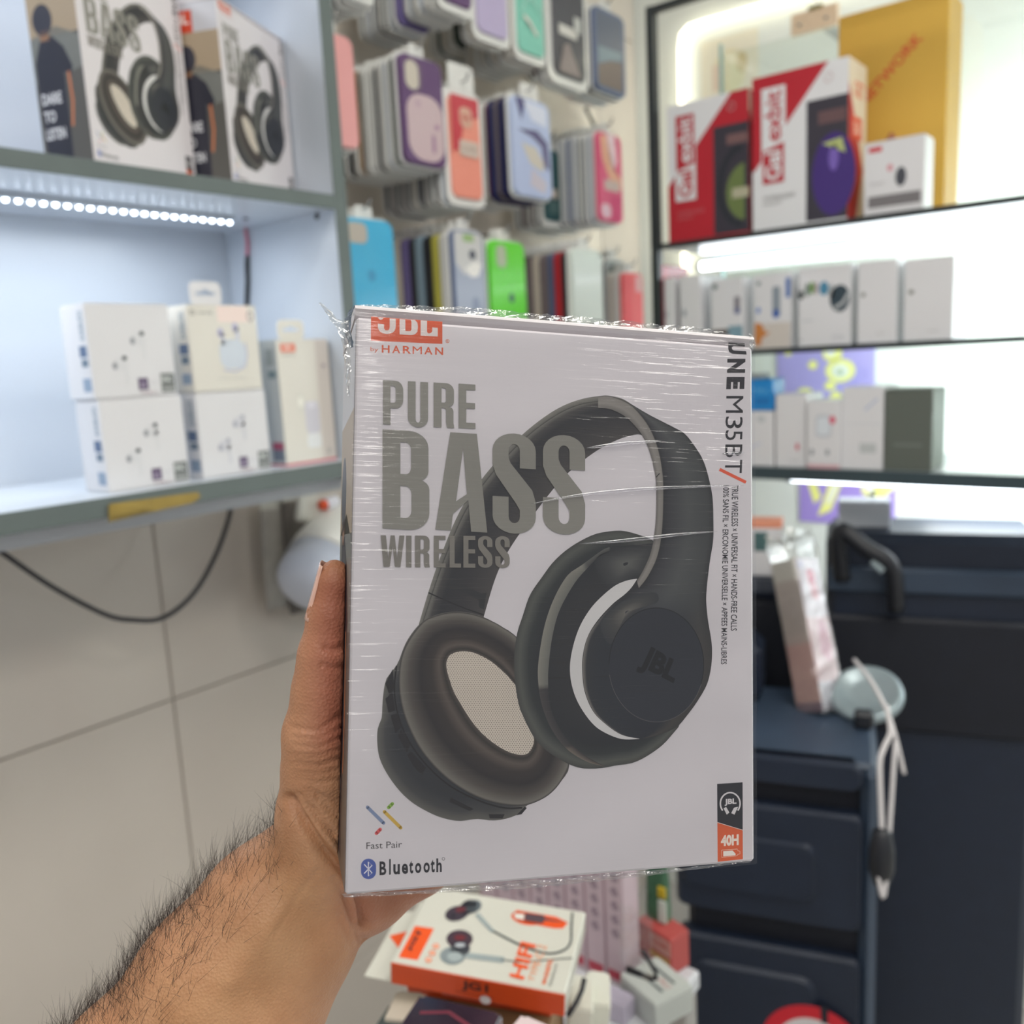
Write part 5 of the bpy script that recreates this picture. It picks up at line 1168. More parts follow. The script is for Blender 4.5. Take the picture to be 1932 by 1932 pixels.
# far cup: housing, cushion, mesh
hous = [(790, 1179), (766, 1212), (750, 1252), (735, 1272), (727, 1286), (722, 1320), (720, 1355), (713, 1372), (711.5, 1398), (716, 1430), (731, 1461), (753, 1491), (779, 1515), (814, 1535), (840, 1544.5), (868, 1549), (899, 1545), (929, 1548), (955, 1544.5), (979, 1535), (997, 1517), (1020, 1508), (1042, 1493), (1060, 1472), (1074, 1444), (1060, 1380), (1010, 1270), (972, 1202), (944, 1181), (912, 1164), (879, 1155), (845, 1155), (815, 1163)]
cen = (880, 1350)
grad(hp, hous, [((x-cen[0])*0.05+cen[0], (y-cen[1])*0.05+cen[1]) for x, y in hous], [(0, G(98, 96, 90)), (0.10, G(70, 70, 70)), (0.22, G(52, 54, 58)), (1, G(50, 48, 50))], 110, True)
hp.layer()
cush = [(797, 1174), (772, 1206), (757, 1240), (752, 1285), (757, 1330), (772, 1375), (797, 1420), (835, 1462), (880, 1494), (930, 1514), (985, 1520), (1022, 1508), (1046, 1490), (1064, 1465), (1074, 1438), (1066, 1390), (1030, 1310), (985, 1215), (948, 1183), (912, 1165), (878, 1156), (845, 1156), (815, 1164)]
mesh = [(852, 1234), (846, 1240), (842, 1252), (844, 1268), (849, 1285), (856, 1305), (868, 1326), (884, 1352), (903, 1377), (926, 1398), (952, 1415), (974, 1423), (992, 1423), (1002, 1414), (1007, 1400), (1006, 1384), (1000, 1360), (985, 1312), (966, 1285), (948, 1266), (922, 1245), (892, 1231), (868, 1229)]
grad(hp, cush, mesh, [(0, G(44, 40, 40)), (0.04, G(112, 108, 100)), (0.2, G(84, 78, 72)), (0.42, G(48, 42, 42)), (0.66, G(62, 54, 50)), (0.82, G(92, 82, 74)), (0.93, G(56, 50, 46)), (1, G(84, 76, 68))], 120, True)
hp.layer()
hp.poly(smoothc(mesh, True), G(200, 190, 176))
# seam and slots on the housing
hp.line(smoothc([(748, 1256), (744, 1300), (750, 1345), (768, 1392), (800, 1438), (845, 1480), (900, 1509), (950, 1524), (985, 1524)]), 3.0, G(32, 28, 30))
hp.layer()
for q in ([(727, 1290), (741, 1262), (744, 1300), (735, 1312)], [(727, 1318), (741, 1306), (746, 1340), (733, 1345)], [(737, 1350), (748, 1345), (757, 1372), (746, 1384)], [(750, 1388), (757, 1376), (774, 1405), (768, 1420)], [(768, 1424), (776, 1418), (804, 1448), (796, 1462), (780, 1446)], [(922, 1536), (952, 1536), (948, 1544), (924, 1544)], [(974, 1538), (990, 1522), (994, 1524), (984, 1536)], [(850, 1504), (893, 1526), (886, 1530), (848, 1513)]): hp.poly(q, G(40, 36, 38))
# near cup
hp.layer()
cup = [(1182, 1002.6), (1159, 1001.5), (1125, 1007), (1096, 1020), (1068, 1038), (1043, 1061), (1023, 1088), (1000, 1122), (986, 1162), (975, 1197), (969.5, 1244), (971.6, 1288), (979, 1331), (988, 1354), (1007, 1391), (1027, 1413), (1060, 1435), (1091, 1448), (1118, 1450), (1142, 1448), (1161, 1444), (1190, 1440), (1216, 1429), (1248, 1407), (1270, 1383), (1283, 1363), (1290, 1300), (1290, 1200), (1280, 1100), (1250, 1040), (1232, 1020), (1214, 1012)]
cc = (1190, 1230)
grad(hp, cup, [((x-cc[0])*0.04+cc[0], (y-cc[1])*0.04+cc[1]) for x, y in cup], [(0, G(72, 72, 68)), (0.05, G(86, 88, 82)), (0.13, G(52, 56, 56)), (0.22, G(40, 42, 46)), (0.40, G(50, 50, 52)), (1, G(44, 44, 48))], 110, True)
hp.layer()
ro = [(1150, 1032), (1136, 1038), (1096, 1067), (1070, 1086), (1045, 1129), (1027, 1181), (1016, 1245), (1015, 1285), (1022, 1330), (1040, 1375), (1068, 1412), (1105, 1436), (1140, 1446)]
ri = [(1150, 1040), (1130, 1050), (1108, 1072), (1084, 1100), (1056, 1150), (1042, 1200), (1035, 1255), (1034, 1290), (1038, 1332), (1054, 1372), (1078, 1404), (1108, 1428), (1140, 1445)]
n_ = 50; cA = [G(92, 92, 88)]*6+[G(126, 124, 114)]*24+[G(76, 72, 70)]*12+[G(112, 102, 92)]*8
cB = [G(70, 70, 68)]*6+[G(104, 104, 98)]*24+[G(56, 54, 56)]*12+[G(60, 56, 56)]*8
A_ = resamp(smoothc(ro), n_); B_ = resamp(smoothc(ri), n_); hp.band([[tuple(p) for p in A_], [tuple(p) for p in B_]], [cA, cB], False)
q_ = [(1122, 1058), (1165, 1034), (1215, 1026), (1238, 1032), (1224, 1080), (1200, 1088), (1148, 1110)]
grad(hp, q_, [((x-1180)*0.08+1180, (y-1064)*0.08+1064) for x, y in q_], [(0, G(50, 51, 54)), (0.45, G(70, 71, 71)), (1, G(96, 96, 92))], 60, True)
hp.layer()
# yoke with its near band
slit_r = [(1202, 1092), (1191, 1108.5), (1177.6, 1122), (1155, 1140), (1127.5, 1170), (1109, 1199.6), (1100, 1231.5), (1098, 1263), (1102.5, 1304), (1118, 1341), (1141, 1365), (1172, 1386), (1206, 1393.5)]
hp.poly(smoothc([(1200, 1092), (1180, 1096), (1157, 1107), (1127, 1133), (1107, 1158), (1091, 1188), (1079.7, 1224.6), (1075, 1259), (1078.6, 1293), (1091, 1327), (1114, 1361), (1137, 1380), (1172, 1394), (1206, 1394)], False)+smoothc(slit_r[::-1], False), G(196, 194, 192))
hp.layer()
rout = [(1207, 1110), (1222, 1088), (1240, 1050), (1249, 1000), (1251.5, 925), (1249, 886), (1242, 849), (1229, 814), (1211, 786), (1186, 762)]
bout = [(1333, 1110), (1334, 1099), (1339, 1058), (1345, 1020), (1345.5, 985), (1344, 940), (1337, 903), (1326.5, 869), (1311, 843), (1292, 819), (1270, 806), (1225, 783), (1188, 761)]
grad(hp, rout, bout, [(0, G(44, 44, 48)), (0.12, G(62, 62, 66)), (0.5, G(82, 84, 84)), (0.9, G(70, 72, 72)), (1, G(48, 48, 50))], 70)
yl = [(1207, 1110), (1191, 1112), (1178, 1124), (1155, 1142), (1128, 1172), (1109, 1201), (1101, 1232), (1099, 1263), (1103.5, 1304), (1119, 1341), (1142, 1365), (1173, 1386), (1206, 1393.5)]
yr_ = [(1333, 1110), (1332, 1134), (1335, 1168), (1341.6, 1208), (1343, 1234), (1340.5, 1263), (1332.5, 1293), (1314, 1325), (1294, 1352), (1278, 1370), (1255, 1382), (1230, 1390), (1208, 1394)]
n_ = 60; A_ = resamp(smoothc(yl), n_); B_ = resamp(smoothc(yr_), n_)
top_ = [(0, (44, 44, 48)), (0.03, (50, 50, 54)), (0.12, (62, 62, 66)), (0.5, (82, 84, 84)), (0.75, (76, 78, 78)), (0.9, (70, 72, 72)), (1, (48, 48, 50))]
bot_ = [(0, (116, 112, 106)), (0.03, (52, 54, 58)), (0.12, (46, 50, 57)), (0.5, (42, 45, 54)), (0.75, (40, 43, 52)), (0.9, (72, 68, 64)), (1, (62, 60, 58))]
def mixc(i, k):
    f_ = min(1.0, max(0.0, k/(n_*0.40))); f_ = f_*f_*(3-2*f_); a_, b_ = top_[i][1], bot_[i][1]; return G(*[a_[j]*(1-f_)+b_[j]*f_ for j in range(3)])
hp.band([[tuple(A_[k]*(1-top_[i][0])+B_[k]*top_[i][0]) for k in range(n_)] for i in range(7)], [[mixc(i, k) for k in range(n_)] for i in range(7)], False)
hp.layer()
hp.poly(ell(1238, 1254, 90, 108, 50), G(48, 51, 60)); q_ = [(1132, 1176), (1160, 1144), (1200, 1122), (1236, 1118), (1240, 1136), (1205, 1150), (1170, 1184), (1150, 1216)]
grad(hp, q_, [((x-1182)*0.06+1182, (y-1154)*0.06+1154) for x, y in q_], [(0, G(58, 60, 64)), (0.5, G(74, 74, 72)), (1, G(104, 100, 94))], 60, True)
hp.layer(); hp.ring(1238, 1254, 90, 108, 1.6, G(26, 28, 34), -180, 20); hp.ring(1238, 1254, 90.5, 108.5, 1.2, G(88, 86, 86), 20, 170)
hp.textq('JBL', ((1198, 1266), (1266, 1300), (1284, 1252), (1222, 1216)), G(14, 15, 20), 0.05)
# light rim of the near band
rimA = [(1128, 748), (1150, 747), (1186, 761), (1211, 786), (1229, 814), (1242, 849), (1249, 886), (1251.5, 925), (1249, 1000), (1240, 1050), (1222, 1088), (1205, 1110)]
rimB = [(1128, 770), (1150, 772), (1176, 784), (1196, 802), (1212, 823), (1224, 849), (1233, 882), (1237.5, 915), (1237, 980), (1229, 1036), (1215, 1072), (1201, 1096)]
grad(hp, rimA, rimB, [(0, G(60, 58, 56)), (0.1, G(122, 118, 112)), (0.6, G(128, 124, 118)), (1, G(104, 100, 96))], 70)
hp.layer(); hp.line([(1237, 901), (1244, 893)], 1.8, G(40, 38, 38))
hpo = hp.build('headphone_picture', box, 0.4)

# mesh dots as a fine printed grid
md = Art((-BW_/2, 0, 0), (1, 0, 0), (0, 0, 1), (0, -1, 0), lift=0.00002, fmap=bpx); md.k = hp.k
MP = np.array(smoothc(mesh, True))
def inside(x, y, P):
    a, b = P, np.roll(P, -1, 0); c = ((a[:, 1] > y) != (b[:, 1] > y)); xi = (b[:, 0]-a[:, 0])*(y-a[:, 1])/(b[:, 1]-a[:, 1]+1e-12)+a[:, 0]; return (np.sum(c & (x < xi)) % 2) == 1
CUPP = np.array(smoothc(cup, True))
dv, df = [], []
row = 0; y = 1230.0
while y < 1424:
    x = 842.0+(2.3 if row % 2 else 0)
    while x < 1008:
        if inside(x, y, MP) and not inside(x, y, CUPP):
            o_ = len(dv); dv += [md.P(x-1, y), md.P(x, y-1.0), md.P(x+1, y), md.P(x, y+1.0)]; df.append((o_, o_+1, o_+2, o_+3))
        x += 4.6
    y += 3.6; row += 1
md.mb.add(dv, df, G(84, 74, 66)); o = md.build('mesh_dots', box); o['kind'] = 'stuff'

# ---- lettering
lt = Art((-BW_/2, 0, 0), (1, 0, 0), (0, 0, 1), (0, -1, 0), lift=0.00002, fmap=bpx); lt.k = hp.k+2
LG = G(126, 124, 116)
def quadmap(x0, y0, x1, y1, sl=0.075, xs=0.0):
    """letter box -> photo pixels; rows follow the slope of the printed line"""
    return lambda u, v: (x0+(x1-x0)*u, y0+(y1-y0)*v)
def arcp(cx, cy, rx, ry, a0, a1, n=6): return [(cx+rx*math.cos(math.radians(a0+(a1-a0)*i/n)), cy+ry*math.sin(math.radians(a0+(a1-a0)*i/n))) for i in range(n+1)]
def glyph(ch, w_):
    """outline in a unit box (y down); w_ = stem width as a share of the letter width"""
    if ch == 'P':
        return [(0, 0)]+arcp(0.62, 0.20, 0.38, 0.20, -90, 0)+arcp(0.62, 0.42, 0.38, 0.20, 0, 90)+[(w_, 0.62), (w_, 1), (0, 1)], [[(w_, 0.12)]+arcp(0.52, 0.19, 0.11, 0.07, -90, 0)+arcp(0.52, 0.43, 0.11, 0.07, 0, 90)+[(w_, 0.50)]]
    if ch == 'U':
        return [(0, 0), (w_, 0)]+arcp(0.5, 0.82, 0.5-w_, 0.075, 180, 0)+[(1-w_, 0), (1, 0)]+arcp(0.5, 0.80, 0.5, 0.20, 0, 180, 10), []
    if ch == 'R':
        return [(0, 0)]+arcp(0.60, 0.17, 0.38, 0.17, -90, 0)+[(0.98, 0.36)]+arcp(0.74, 0.40, 0.24, 0.12, 0, 80, 4)+arcp(0.66, 0.62, 0.30, 0.10, -80, 0, 4)+[(0.96, 0.88), (1.0, 1), (0.65, 1), (0.60, 0.88)]+[(0.60, 0.66)]+arcp(0.50, 0.62, 0.10, 0.06, 0, -90, 3)+[(w_, 0.56), (w_, 1), (0, 1)], [[(w_, 0.11)]+arcp(0.50, 0.17, 0.10, 0.06, -90, 0, 4)+arcp(0.50, 0.38, 0.10, 0.06, 0, 90, 4)+[(w_, 0.44)]]
    if ch == 'E':
        return [(0, 0), (1, 0), (1, 0.13), (w_, 0.13), (w_, 0.42), (0.98, 0.42), (0.98, 0.55), (w_, 0.55), (w_, 0.87), (1, 0.87), (1, 1), (0, 1)], []
    if ch == 'B':
        return [(0, 0)]+arcp(0.55, 0.16, 0.43, 0.16, -90, 0)+[(0.98, 0.33)]+arcp(0.74, 0.40, 0.24, 0.10, 0, 70, 4)+arcp(0.70, 0.58, 0.30, 0.10, -75, 0, 4)+arcp(0.56, 0.82, 0.44, 0.18, 0, 90)+[(0, 1)], [[(w_, 0.12)]+arcp(0.50, 0.19, 0.11, 0.07, -90, 0, 4)+arcp(0.50, 0.37, 0.11, 0.07, 0, 90, 4)+[(w_, 0.44)], [(w_, 0.56)]+arcp(0.50, 0.64, 0.12, 0.08, -90, 0, 4)+arcp(0.50, 0.80, 0.12, 0.08, 0, 90, 4)+[(w_, 0.88)]]
    if ch == 'A':
        return [(0.29, 0), (0.80, 0), (1, 1), (0.69, 1), (0.655, 0.80), (0.635, 0.68), (0.34, 0.83), (0.30, 1), (0, 1)], [[(0.535, 0.155), (0.61, 0.62), (0.40, 0.70)]]
    if ch == 'I': return [(0, 0), (1, 0), (1, 1), (0, 1)], []
    if ch == 'L': return [(0, 0), (w_, 0), (w_, 0.87), (1, 0.87), (1, 1), (0, 1)], []
    if ch == 'W': return [(0, 0), (0.22, 0), (0.32, 0.72), (0.42, 0), (0.59, 0), (0.69, 0.72), (0.79, 0), (1, 0), (0.83, 1), (0.60, 1), (0.50, 0.36), (0.38, 1), (0.12, 1)], []
    if ch == 'S':
        t_, h_ = w_, 0.115
        o1 = [(1, 0.345), (1-t_, 0.345)]+arcp(0.5, 0.17, 0.5-t_, 0.065, 0, -180, 8)+[(t_, 0.245), (t_+0.05, 0.30), (0.92, 0.56), (1, 0.68)]+arcp(0.5, 0.83, 0.5, 0.17, 0, 180, 12)
        o2 = [(0, 0.635), (t_, 0.635)]+arcp(0.5, 0.83, 0.5-t_, 0.065, 180, 0, 8)+[(1-t_, 0.76), (0.90-t_, 0.69), (0.08, 0.42), (0, 0.32)]+arcp(0.5, 0.17, 0.5, 0.17, 180, 360, 12)
        return o1+o2, []
def put(ch, x0, x1, yt, yb, w_, col=LG, sl=0.06):
    o_, hs = glyph(ch, w_); q = lambda p: (x0+(x1-x0)*p[0], yt+(yb-yt)*p[1]+sl*(x1-x0)*(p[0]-0.5))
    lt.poly([q(p) for p in o_], col, [[q(p) for p in h] for h in hs])
put('P', 722.5, 760.5, 718.5, 802.0, 0.37); put('U', 769.4, 807.3, 720.5, 806.5, 0.38); put('R', 818, 856.8, 723, 807.0, 0.38); put('E', 865, 896.7, 725, 808.5, 0.45)
put('B', 721.5, 809.8, 812.6, 999.5, 0.38); put('A', 820.9, 919, 817, 1002, 0.3); put('S', 929, 1010.5, 818, 1007, 0.37); put('S', 1024, 1103.5, 821, 1008.5, 0.37)
X8 = [('W', 718, 762.8, 0.2), ('I', 766, 776, 1), ('R', 782.8, 810.7, 0.36), ('E', 818.3, 840.4, 0.42), ('L', 848, 869.4, 0.44), ('E', 874, 896.5, 0.42), ('S', 901.5, 928.7, 0.36), ('S', 934, 961.3, 0.36)]
for ch, xa, xb, ww in X8:
    f_ = (xa-718)/243.0; put(ch, xa, xb, 1010.2+1.5*f_, 1069.6+2.4*f_, ww, G(120, 116, 108), 0.015)
lt.build('pure_bass_lettering', box, 0.4)
o2 = Art((-BW_/2, 0, 0), (1, 0, 0), (0, 0, 1), (0, -1, 0), lift=0.00002, fmap=bpx)
OR_, BLK = G(192, 74, 34), G(44, 42, 48)
o2.poly([(700, 597), (834.6, 607), (834.6, 649), (699.6, 642.8)], OR_); o2.layer()
def z1(x, y): return (640+x*0.20704, 560+y*0.20704)
LGT = G(200, 192, 188)
o2.poly([z1(*p) for p in [(350, 188), (405, 192), (390, 208), (372, 210)]], LGT)
o2.poly([z1(*p) for p in [(460, 196), (515, 200), (515, 278), (505, 310), (480, 330), (440, 340), (395, 333), (365, 310), (352, 280), (352, 244), (408, 250), (408, 290), (420, 305), (440, 308), (455, 298), (460, 280)]], LGT)
o2.poly([z1(*p) for p in [(550, 203), (690, 212), (712, 235), (718, 270), (712, 320), (690, 342), (660, 349), (550, 343)]], LGT, [[z1(*p) for p in [(602, 208), (650, 212), (658, 225), (658, 300), (646, 314), (602, 312)]]])
o2.poly([z1(*p) for p in [(742, 214), (800, 219), (800, 318), (808, 332), (824, 334), (840, 326), (848, 312), (848, 279), (898, 283), (898, 362), (742, 354)]], LGT)
o2.ring(844.2, 643.6, 3.6, 3.6, 0.9, G(196, 110, 76)); o2.textq('R', ((842.7, 645.8), (845.9, 646), (845.9, 641.6), (842.7, 641.4)), G(196, 110, 76), 0.02)
o2.textq('by', ((699, 664.8), (713.6, 666), (713.6, 655.8), (699, 654.6)), G(196, 88, 48), 0.0)
for i, ch in enumerate('HARMAN'):
    bo = 0.0 if ch == 'M' else 0.018; xs = [(720.3, 735), (740, 755), (760, 775.5), (778.5, 796), (800.5, 816), (821, 836)][i]; f_ = (xs[0]-720)/116
    o2.textq(ch, ((xs[0], 665.3+4.6*f_), (xs[1], 666+4.6*f_), (xs[1], 651.5+5.0*f_), (xs[0], 650.8+5.0*f_)), G(196, 82, 44), bo)
o2.build('orange_logo', box, 0.4)
v2 = Art((-BW_/2, 0, 0), (1, 0, 0), (0, 0, 1), (0, -1, 0), lift=0.00002, fmap=bpx)
# vertical model name, reads downwards: baseline on the left side
v2.poly([(1374.3, 646), (1405, 647.5), (1405.5, 654.0), (1384, 652.8), (1381, 655.2), (1381, 658.6), (1384, 661), (1407.6, 662.5), (1408.6, 669), (1382, 667.6), (1376, 664.5), (1374, 659), (1374, 652)], BLK)
def vt(ch, xl, xr, ya, yb, bold, dx=-1.0): v2.textq(ch, ((xl, ya), (xl+dx, yb), (xr+dx, yb), (xr, ya)), BLK, bold)
vt('N', 1372.3, 1406.5, 677, 703.5, 0.055, -0.8); vt('E', 1371, 1405, 711, 734.5, 0.06)
vt('M', 1370.4, 1402.5, 747, 779, 0.0); vt('3', 1369, 1401.5, 786, 808.5, 0.0); vt('5', 1368.8, 1401, 812, 830.5, 0.0); vt('B', 1368.6, 1400.6, 838.5, 863, 0.0); vt('T', 1368.4, 1400.4, 867.5, 892.5, 0.0)
v2.line([(1357.5, 885.5), (1407.3, 910)], 6.0, G(206, 84, 56))
def vline(s, xl, xr, ya, xl2, xr2, yb): v2.textq(s, ((xl, ya), (xl2, yb), (xr2, yb), (xr, ya)), BLK, 0.012)
vline('TRUE WIRELESS × UNIVERSAL FIT × HANDS-FREE CALLS', 1380.5, 1393, 916, 1378.6, 1390.3, 1190)
vline('100% SANS FIL × ERCONOMIE UNIVERSELLE × APPEES MAINS-LIBRES', 1364, 1375.6, 916, 1360.3, 1371, 1253.5)
v2.build('model_lettering', box, 0.4)
# battery label
b2 = Art((-BW_/2, 0, 0), (1, 0, 0), (0, 0, 1), (0, -1, 0), lift=0.00002, fmap=bpx)
b2.poly([(1353, 1479), (1401, 1476), (1401.2, 1565.5), (1353.4, 1551)], G(46, 46, 52)); b2.poly([(1353.4, 1552.2), (1401.2, 1566.7), (1401.5, 1621), (1354, 1626)], G(204, 90, 48)); b2.layer()
b2.ring(1377.6, 1516, 20, 22, 2.8, G(206, 202, 202), 140, 400); b2.line([(1353.4, 1551.6), (1401.2, 1566.1)], 0.9, G(214, 200, 190))
for sx in (-1, 1): b2.poly([(1377.6+sx*9-2, 1524), (1377.6+sx*9+sx*4+2, 1522), (1377.6+sx*6+2, 1537), (1377.6+sx*6-sx*3-1, 1534)] if sx > 0 else [(1365, 1525), (1370, 1522.5), (1376, 1533), (1371, 1537)], G(206, 202, 202))
b2.textq('JBL', ((1367, 1520.6), (1389.4, 1519.4), (1389.4, 1506), (1367, 1507.4)), G(206, 202, 202), 0.04); b2.textq('40H', ((1360, 1597), (1393.6, 1594.5), (1393.6, 1573.5), (1360, 1576)), G(238, 214, 200), 0.05)
b2.line([(1361.4, 1603.8), (1391, 1601.8), (1392, 1605), (1396, 1606), (1396, 1611), (1391.6, 1612), (1391, 1614.4), (1361.4, 1617.5), (1361.4, 1603.8)], 0.9, G(236, 196, 176)); b2.poly([(1364.5, 1605.8), (1382, 1604.6), (1388, 1611), (1387, 1613.6), (1364.5, 1615.6)], G(238, 222, 212))
b2.build('battery_label', box, 0.4)
# pairing marks at the foot
f2 = Art((-BW_/2, 0, 0), (1, 0, 0), (0, 0, 1), (0, -1, 0), lift=0.00002, fmap=bpx)
for (p, q, c) in (((693.3, 1523), (723.7, 1552.8), (116, 130, 158)), ((740.2, 1516.6), (733.2, 1523.6), (134, 172, 70)), ((725.4, 1531.6), (756, 1561.8), (190, 156, 66)), ((717.4, 1564.8), (710.2, 1572.2), (204, 84, 84))): f2.line([p, q], 6.6, G(*c), True)
f2.textq('Fast Pair', ((691.2, 1602), (758.6, 1599), (758.6, 1586.6), (691.2, 1589.6)), G(70, 66, 66), 0.0)
f2.poly(rrect(681, 1620, 709.6, 1658.7, 14.2, 7), G(70, 86, 150)); f2.layer()
f2.line([(687, 1630.5), (702, 1647), (695, 1653), (695, 1626), (702, 1632.5), (687, 1648)], 1.9, G(216, 214, 220))
for i, ch in enumerate('Bluetooth'):
    xs = [(716, 728.8), (734.2, 737.2), (742, 754.4), (758, 769.8), (772, 779.6), (783, 794.8), (799, 810.8), (812.6, 820.2), (823.2, 833.4)][i]; f_ = (xs[0]-716)/117.0
    tall = ch in 'Blh'; hgt = 29.5 if ch == 'l' else (26 if ch in 'Bh' else (24.5 if ch == 't' else 19.5)); yb = 1651.4-6.4*f_
    f2.textq(ch, ((xs[0], yb), (xs[1], yb-0.5), (xs[1], yb-hgt-0.5), (xs[0], yb-hgt)), BLK, 0.03)
f2.ring(836.6, 1620.4, 3.0, 3.0, 0.8, G(80, 76, 78))
f2.build('pairing_marks', box, 0.4)
# left side picture: person seen from behind in a dark top
s2 = Art(*face(BW_, BD_, BH_, 'L'), lift=0.00002)
D, Hh = BD_, BH_
s2.rect(0.0006, 0.0006, D-0.0004, Hh-0.0004, rgb(92, 90, 86)); s2.layer(); s2.rect(0.0006, Hh*0.62, D-0.0004, Hh*0.84, rgb(170, 152, 128)); s2.rect(0.0006, Hh*0.84, D-0.0004, Hh-0.0004, rgb(196, 196, 202)); s2.poly([(0.0006, Hh*0.62), (D*0.55, Hh*0.66), (D-0.0004, Hh*0.60), (D-0.0004, Hh*0.45), (0.0006, Hh*0.40)], rgb(120, 122, 118)); s2.layer()
s2.poly([(D*0.08, Hh*0.02), (D*0.06, Hh*0.50), (D*0.20, Hh*0.60), (D*0.44, Hh*0.62), (D*0.66, Hh*0.56), (D*0.80, Hh*0.46), (D*0.74, Hh*0.42), (D*0.62, Hh*0.44), (D*0.60, Hh*0.02)], rgb(44, 44, 56)); s2.ell(D*0.30, Hh*0.70, D*0.20, Hh*0.075, rgb(54, 54, 66)); s2.rect(D*0.22, Hh*0.60, D*0.40, Hh*0.65, rgb(150, 112, 86)); s2.layer()
for i, wd in enumerate(('DARE', 'TO', 'LISTEN')): s2.text(wd, D*0.10, Hh*(0.30-0.085*i), D*(0.50 if wd != 'TO' else 0.34), Hh*(0.355-0.085*i), rgb(220, 220, 224), 0.03)
s2.line([(D*0.70, Hh*0.44), (D*0.72, Hh*0.30), (D*0.66, Hh*0.18)], D*0.05, rgb(196, 120, 80)); s2.build('side_picture', box, 0.35)
s3 = Art(*face(BW_, BD_, BH_, 'L'), lift=0.00012); s3.rect(D*0.02, Hh*0.84, D*0.50, Hh*0.96, rgb(206, 70, 40)); s3.layer(); s3.text('JBL', D*0.06, Hh*0.87, D*0.44, Hh*0.94, rgb(240, 226, 220), 0.03); slogo = s3.build('side_logo', box, 0.35)

# ---- twins on the upper shelf: copies made before the film of the held one is added
ZB = Z_UP+0.0006
def shelf_box(FR, th, label):
    th = math.radians(th)
    ex = np.array([math.cos(th), math.sin(th), 0]); O = np.array([FR[0], FR[1], ZB])-ex*BW_/2
    return copy_tree(box, Matrix.Translation(Vector(O))@Matrix.Rotation(th, 4, 'Z'), label)
jb2 = shelf_box((0.7635, 0.940), 24, 'white headphone box showing its side picture on the upper shelf board')
jb1 = shelf_box((0.607, 0.9165), 18, 'white headphone box on the upper shelf cut by the photo edge, beside its twin')

bpy.data.objects.remove(slogo)
# ---- shrink film
M_film = film_mat('shrink_film', fac=0.035, rough=0.12, stretch=(1.6, 1, 30), scale=14, strength=0.45)
M_film2 = film_mat('torn_film', fac=0.26, rough=0.22, stretch=(1, 1, 1), scale=160, strength=1.0, tint=(240, 240, 238))
fm = MB(); nx_, nz_ = 40, 56; rnd = random.Random(11); vs = []
for k in range(nz_+1):
    for i in range(nx_+1):
        u, v = i/nx_, k/nz_
        off = 0.0014+0.00025*math.sin(9*v+3*u)+0.00018*math.sin(31*v+2.2*math.sin(5*u))+0.00006*rnd.uniform(-1, 1)
        e = min(u, 1-u); off *= min(1, 0.55+e*12)
        vs.append((-BW_/2-0.0006+(BW_+0.0012)*u, -off, -0.0006+(BH_+0.0024)*v))
fm.add(vs, [(k*(nx_+1)+i, k*(nx_+1)+i+1, (k+1)*(nx_+1)+i+1, (k+1)*(nx_+1)+i) for k in range(nz_) for i in range(nx_)])
fm.build('shrink_film', M_film, box, True)
def ribbon(pa, pb, n, seed, amp, name, m, depth=0.0):
    """crumpled strip of film between two outlines given in box coordinates (x, z)"""
    rn = random.Random(seed); A = resamp(pa, n); B = resamp(pb, n); vs = []; K = 5
    for i in range(n):
        for k in range(K):
            t_ = k/(K-1); p = A[i]*(1-t_)+B[i]*t_; j = amp*math.sin(math.pi*min(1, t_+0.15))
            vs.append((p[0]+rn.uniform(-1, 1)*amp*0.4, depth+rn.uniform(-1, 1)*j, p[1]+rn.uniform(-1, 1)*amp*0.4))
    MB().add(vs, [(i*K+k, i*K+k+1, (i+1)*K+k+1, (i+1)*K+k) for i in range(n-1) for k in range(K-1)]).build(name, m, box)
def bl(x, y): u, v = bpx(x, y); return (u-BW_/2, v)
ribbon([bl(668, 592), bl(840, 596), bl(1000, 606), bl(1200, 622), bl(1418, 640)], [bl(672, 570), bl(780, 572), bl(880, 575), bl(1000, 586), bl(1080, 592), bl(1240, 607), bl(1330, 615), bl(1420, 632)], 60, 1, 0.0009, 'film_top_edge', M_film2, 0.003)
ribbon([bl(645, 1688), bl(800, 1680), bl(1000, 1662), bl(1150, 1650), bl(1300, 1638), bl(1418, 1624)], [bl(650, 1694), bl(800, 1687), bl(960, 1680), bl(1060, 1671), bl(1130, 1663), bl(1250, 1650), bl(1418, 1627)], 60, 2, 0.0006, 'film_bottom_edge', M_film2, 0.0005)
ribbon([bl(602, 569), bl(616, 590), bl(632, 612), bl(644, 636), bl(650, 668), bl(652, 700), bl(657, 745)], [bl(604, 569), bl(627, 588), bl(640, 604), bl(658, 600), bl(662, 640), bl(663, 700), bl(659, 748)], 26, 3, 0.0007, 'torn_film_flap', M_film2, 0.001)
ribbon([bl(1414, 628), bl(1416, 640), bl(1415, 655), bl(1412, 668)], [bl(1420, 630), bl(1427, 642), bl(1426, 654), bl(1416, 668)], 12, 4, 0.0006, 'film_corner', M_film2, 0.0005)
ribbon([bl(672, 572), bl(664, 590), bl(662, 620), bl(668, 650)], [bl(658, 584), bl(652, 600), bl(652, 630), bl(662, 655)], 14, 6, 0.0006, 'film_corner', mat('grey_film_fold', (120, 130, 142), rough=0.15, noise=0.3, nscale=200), 0.002)

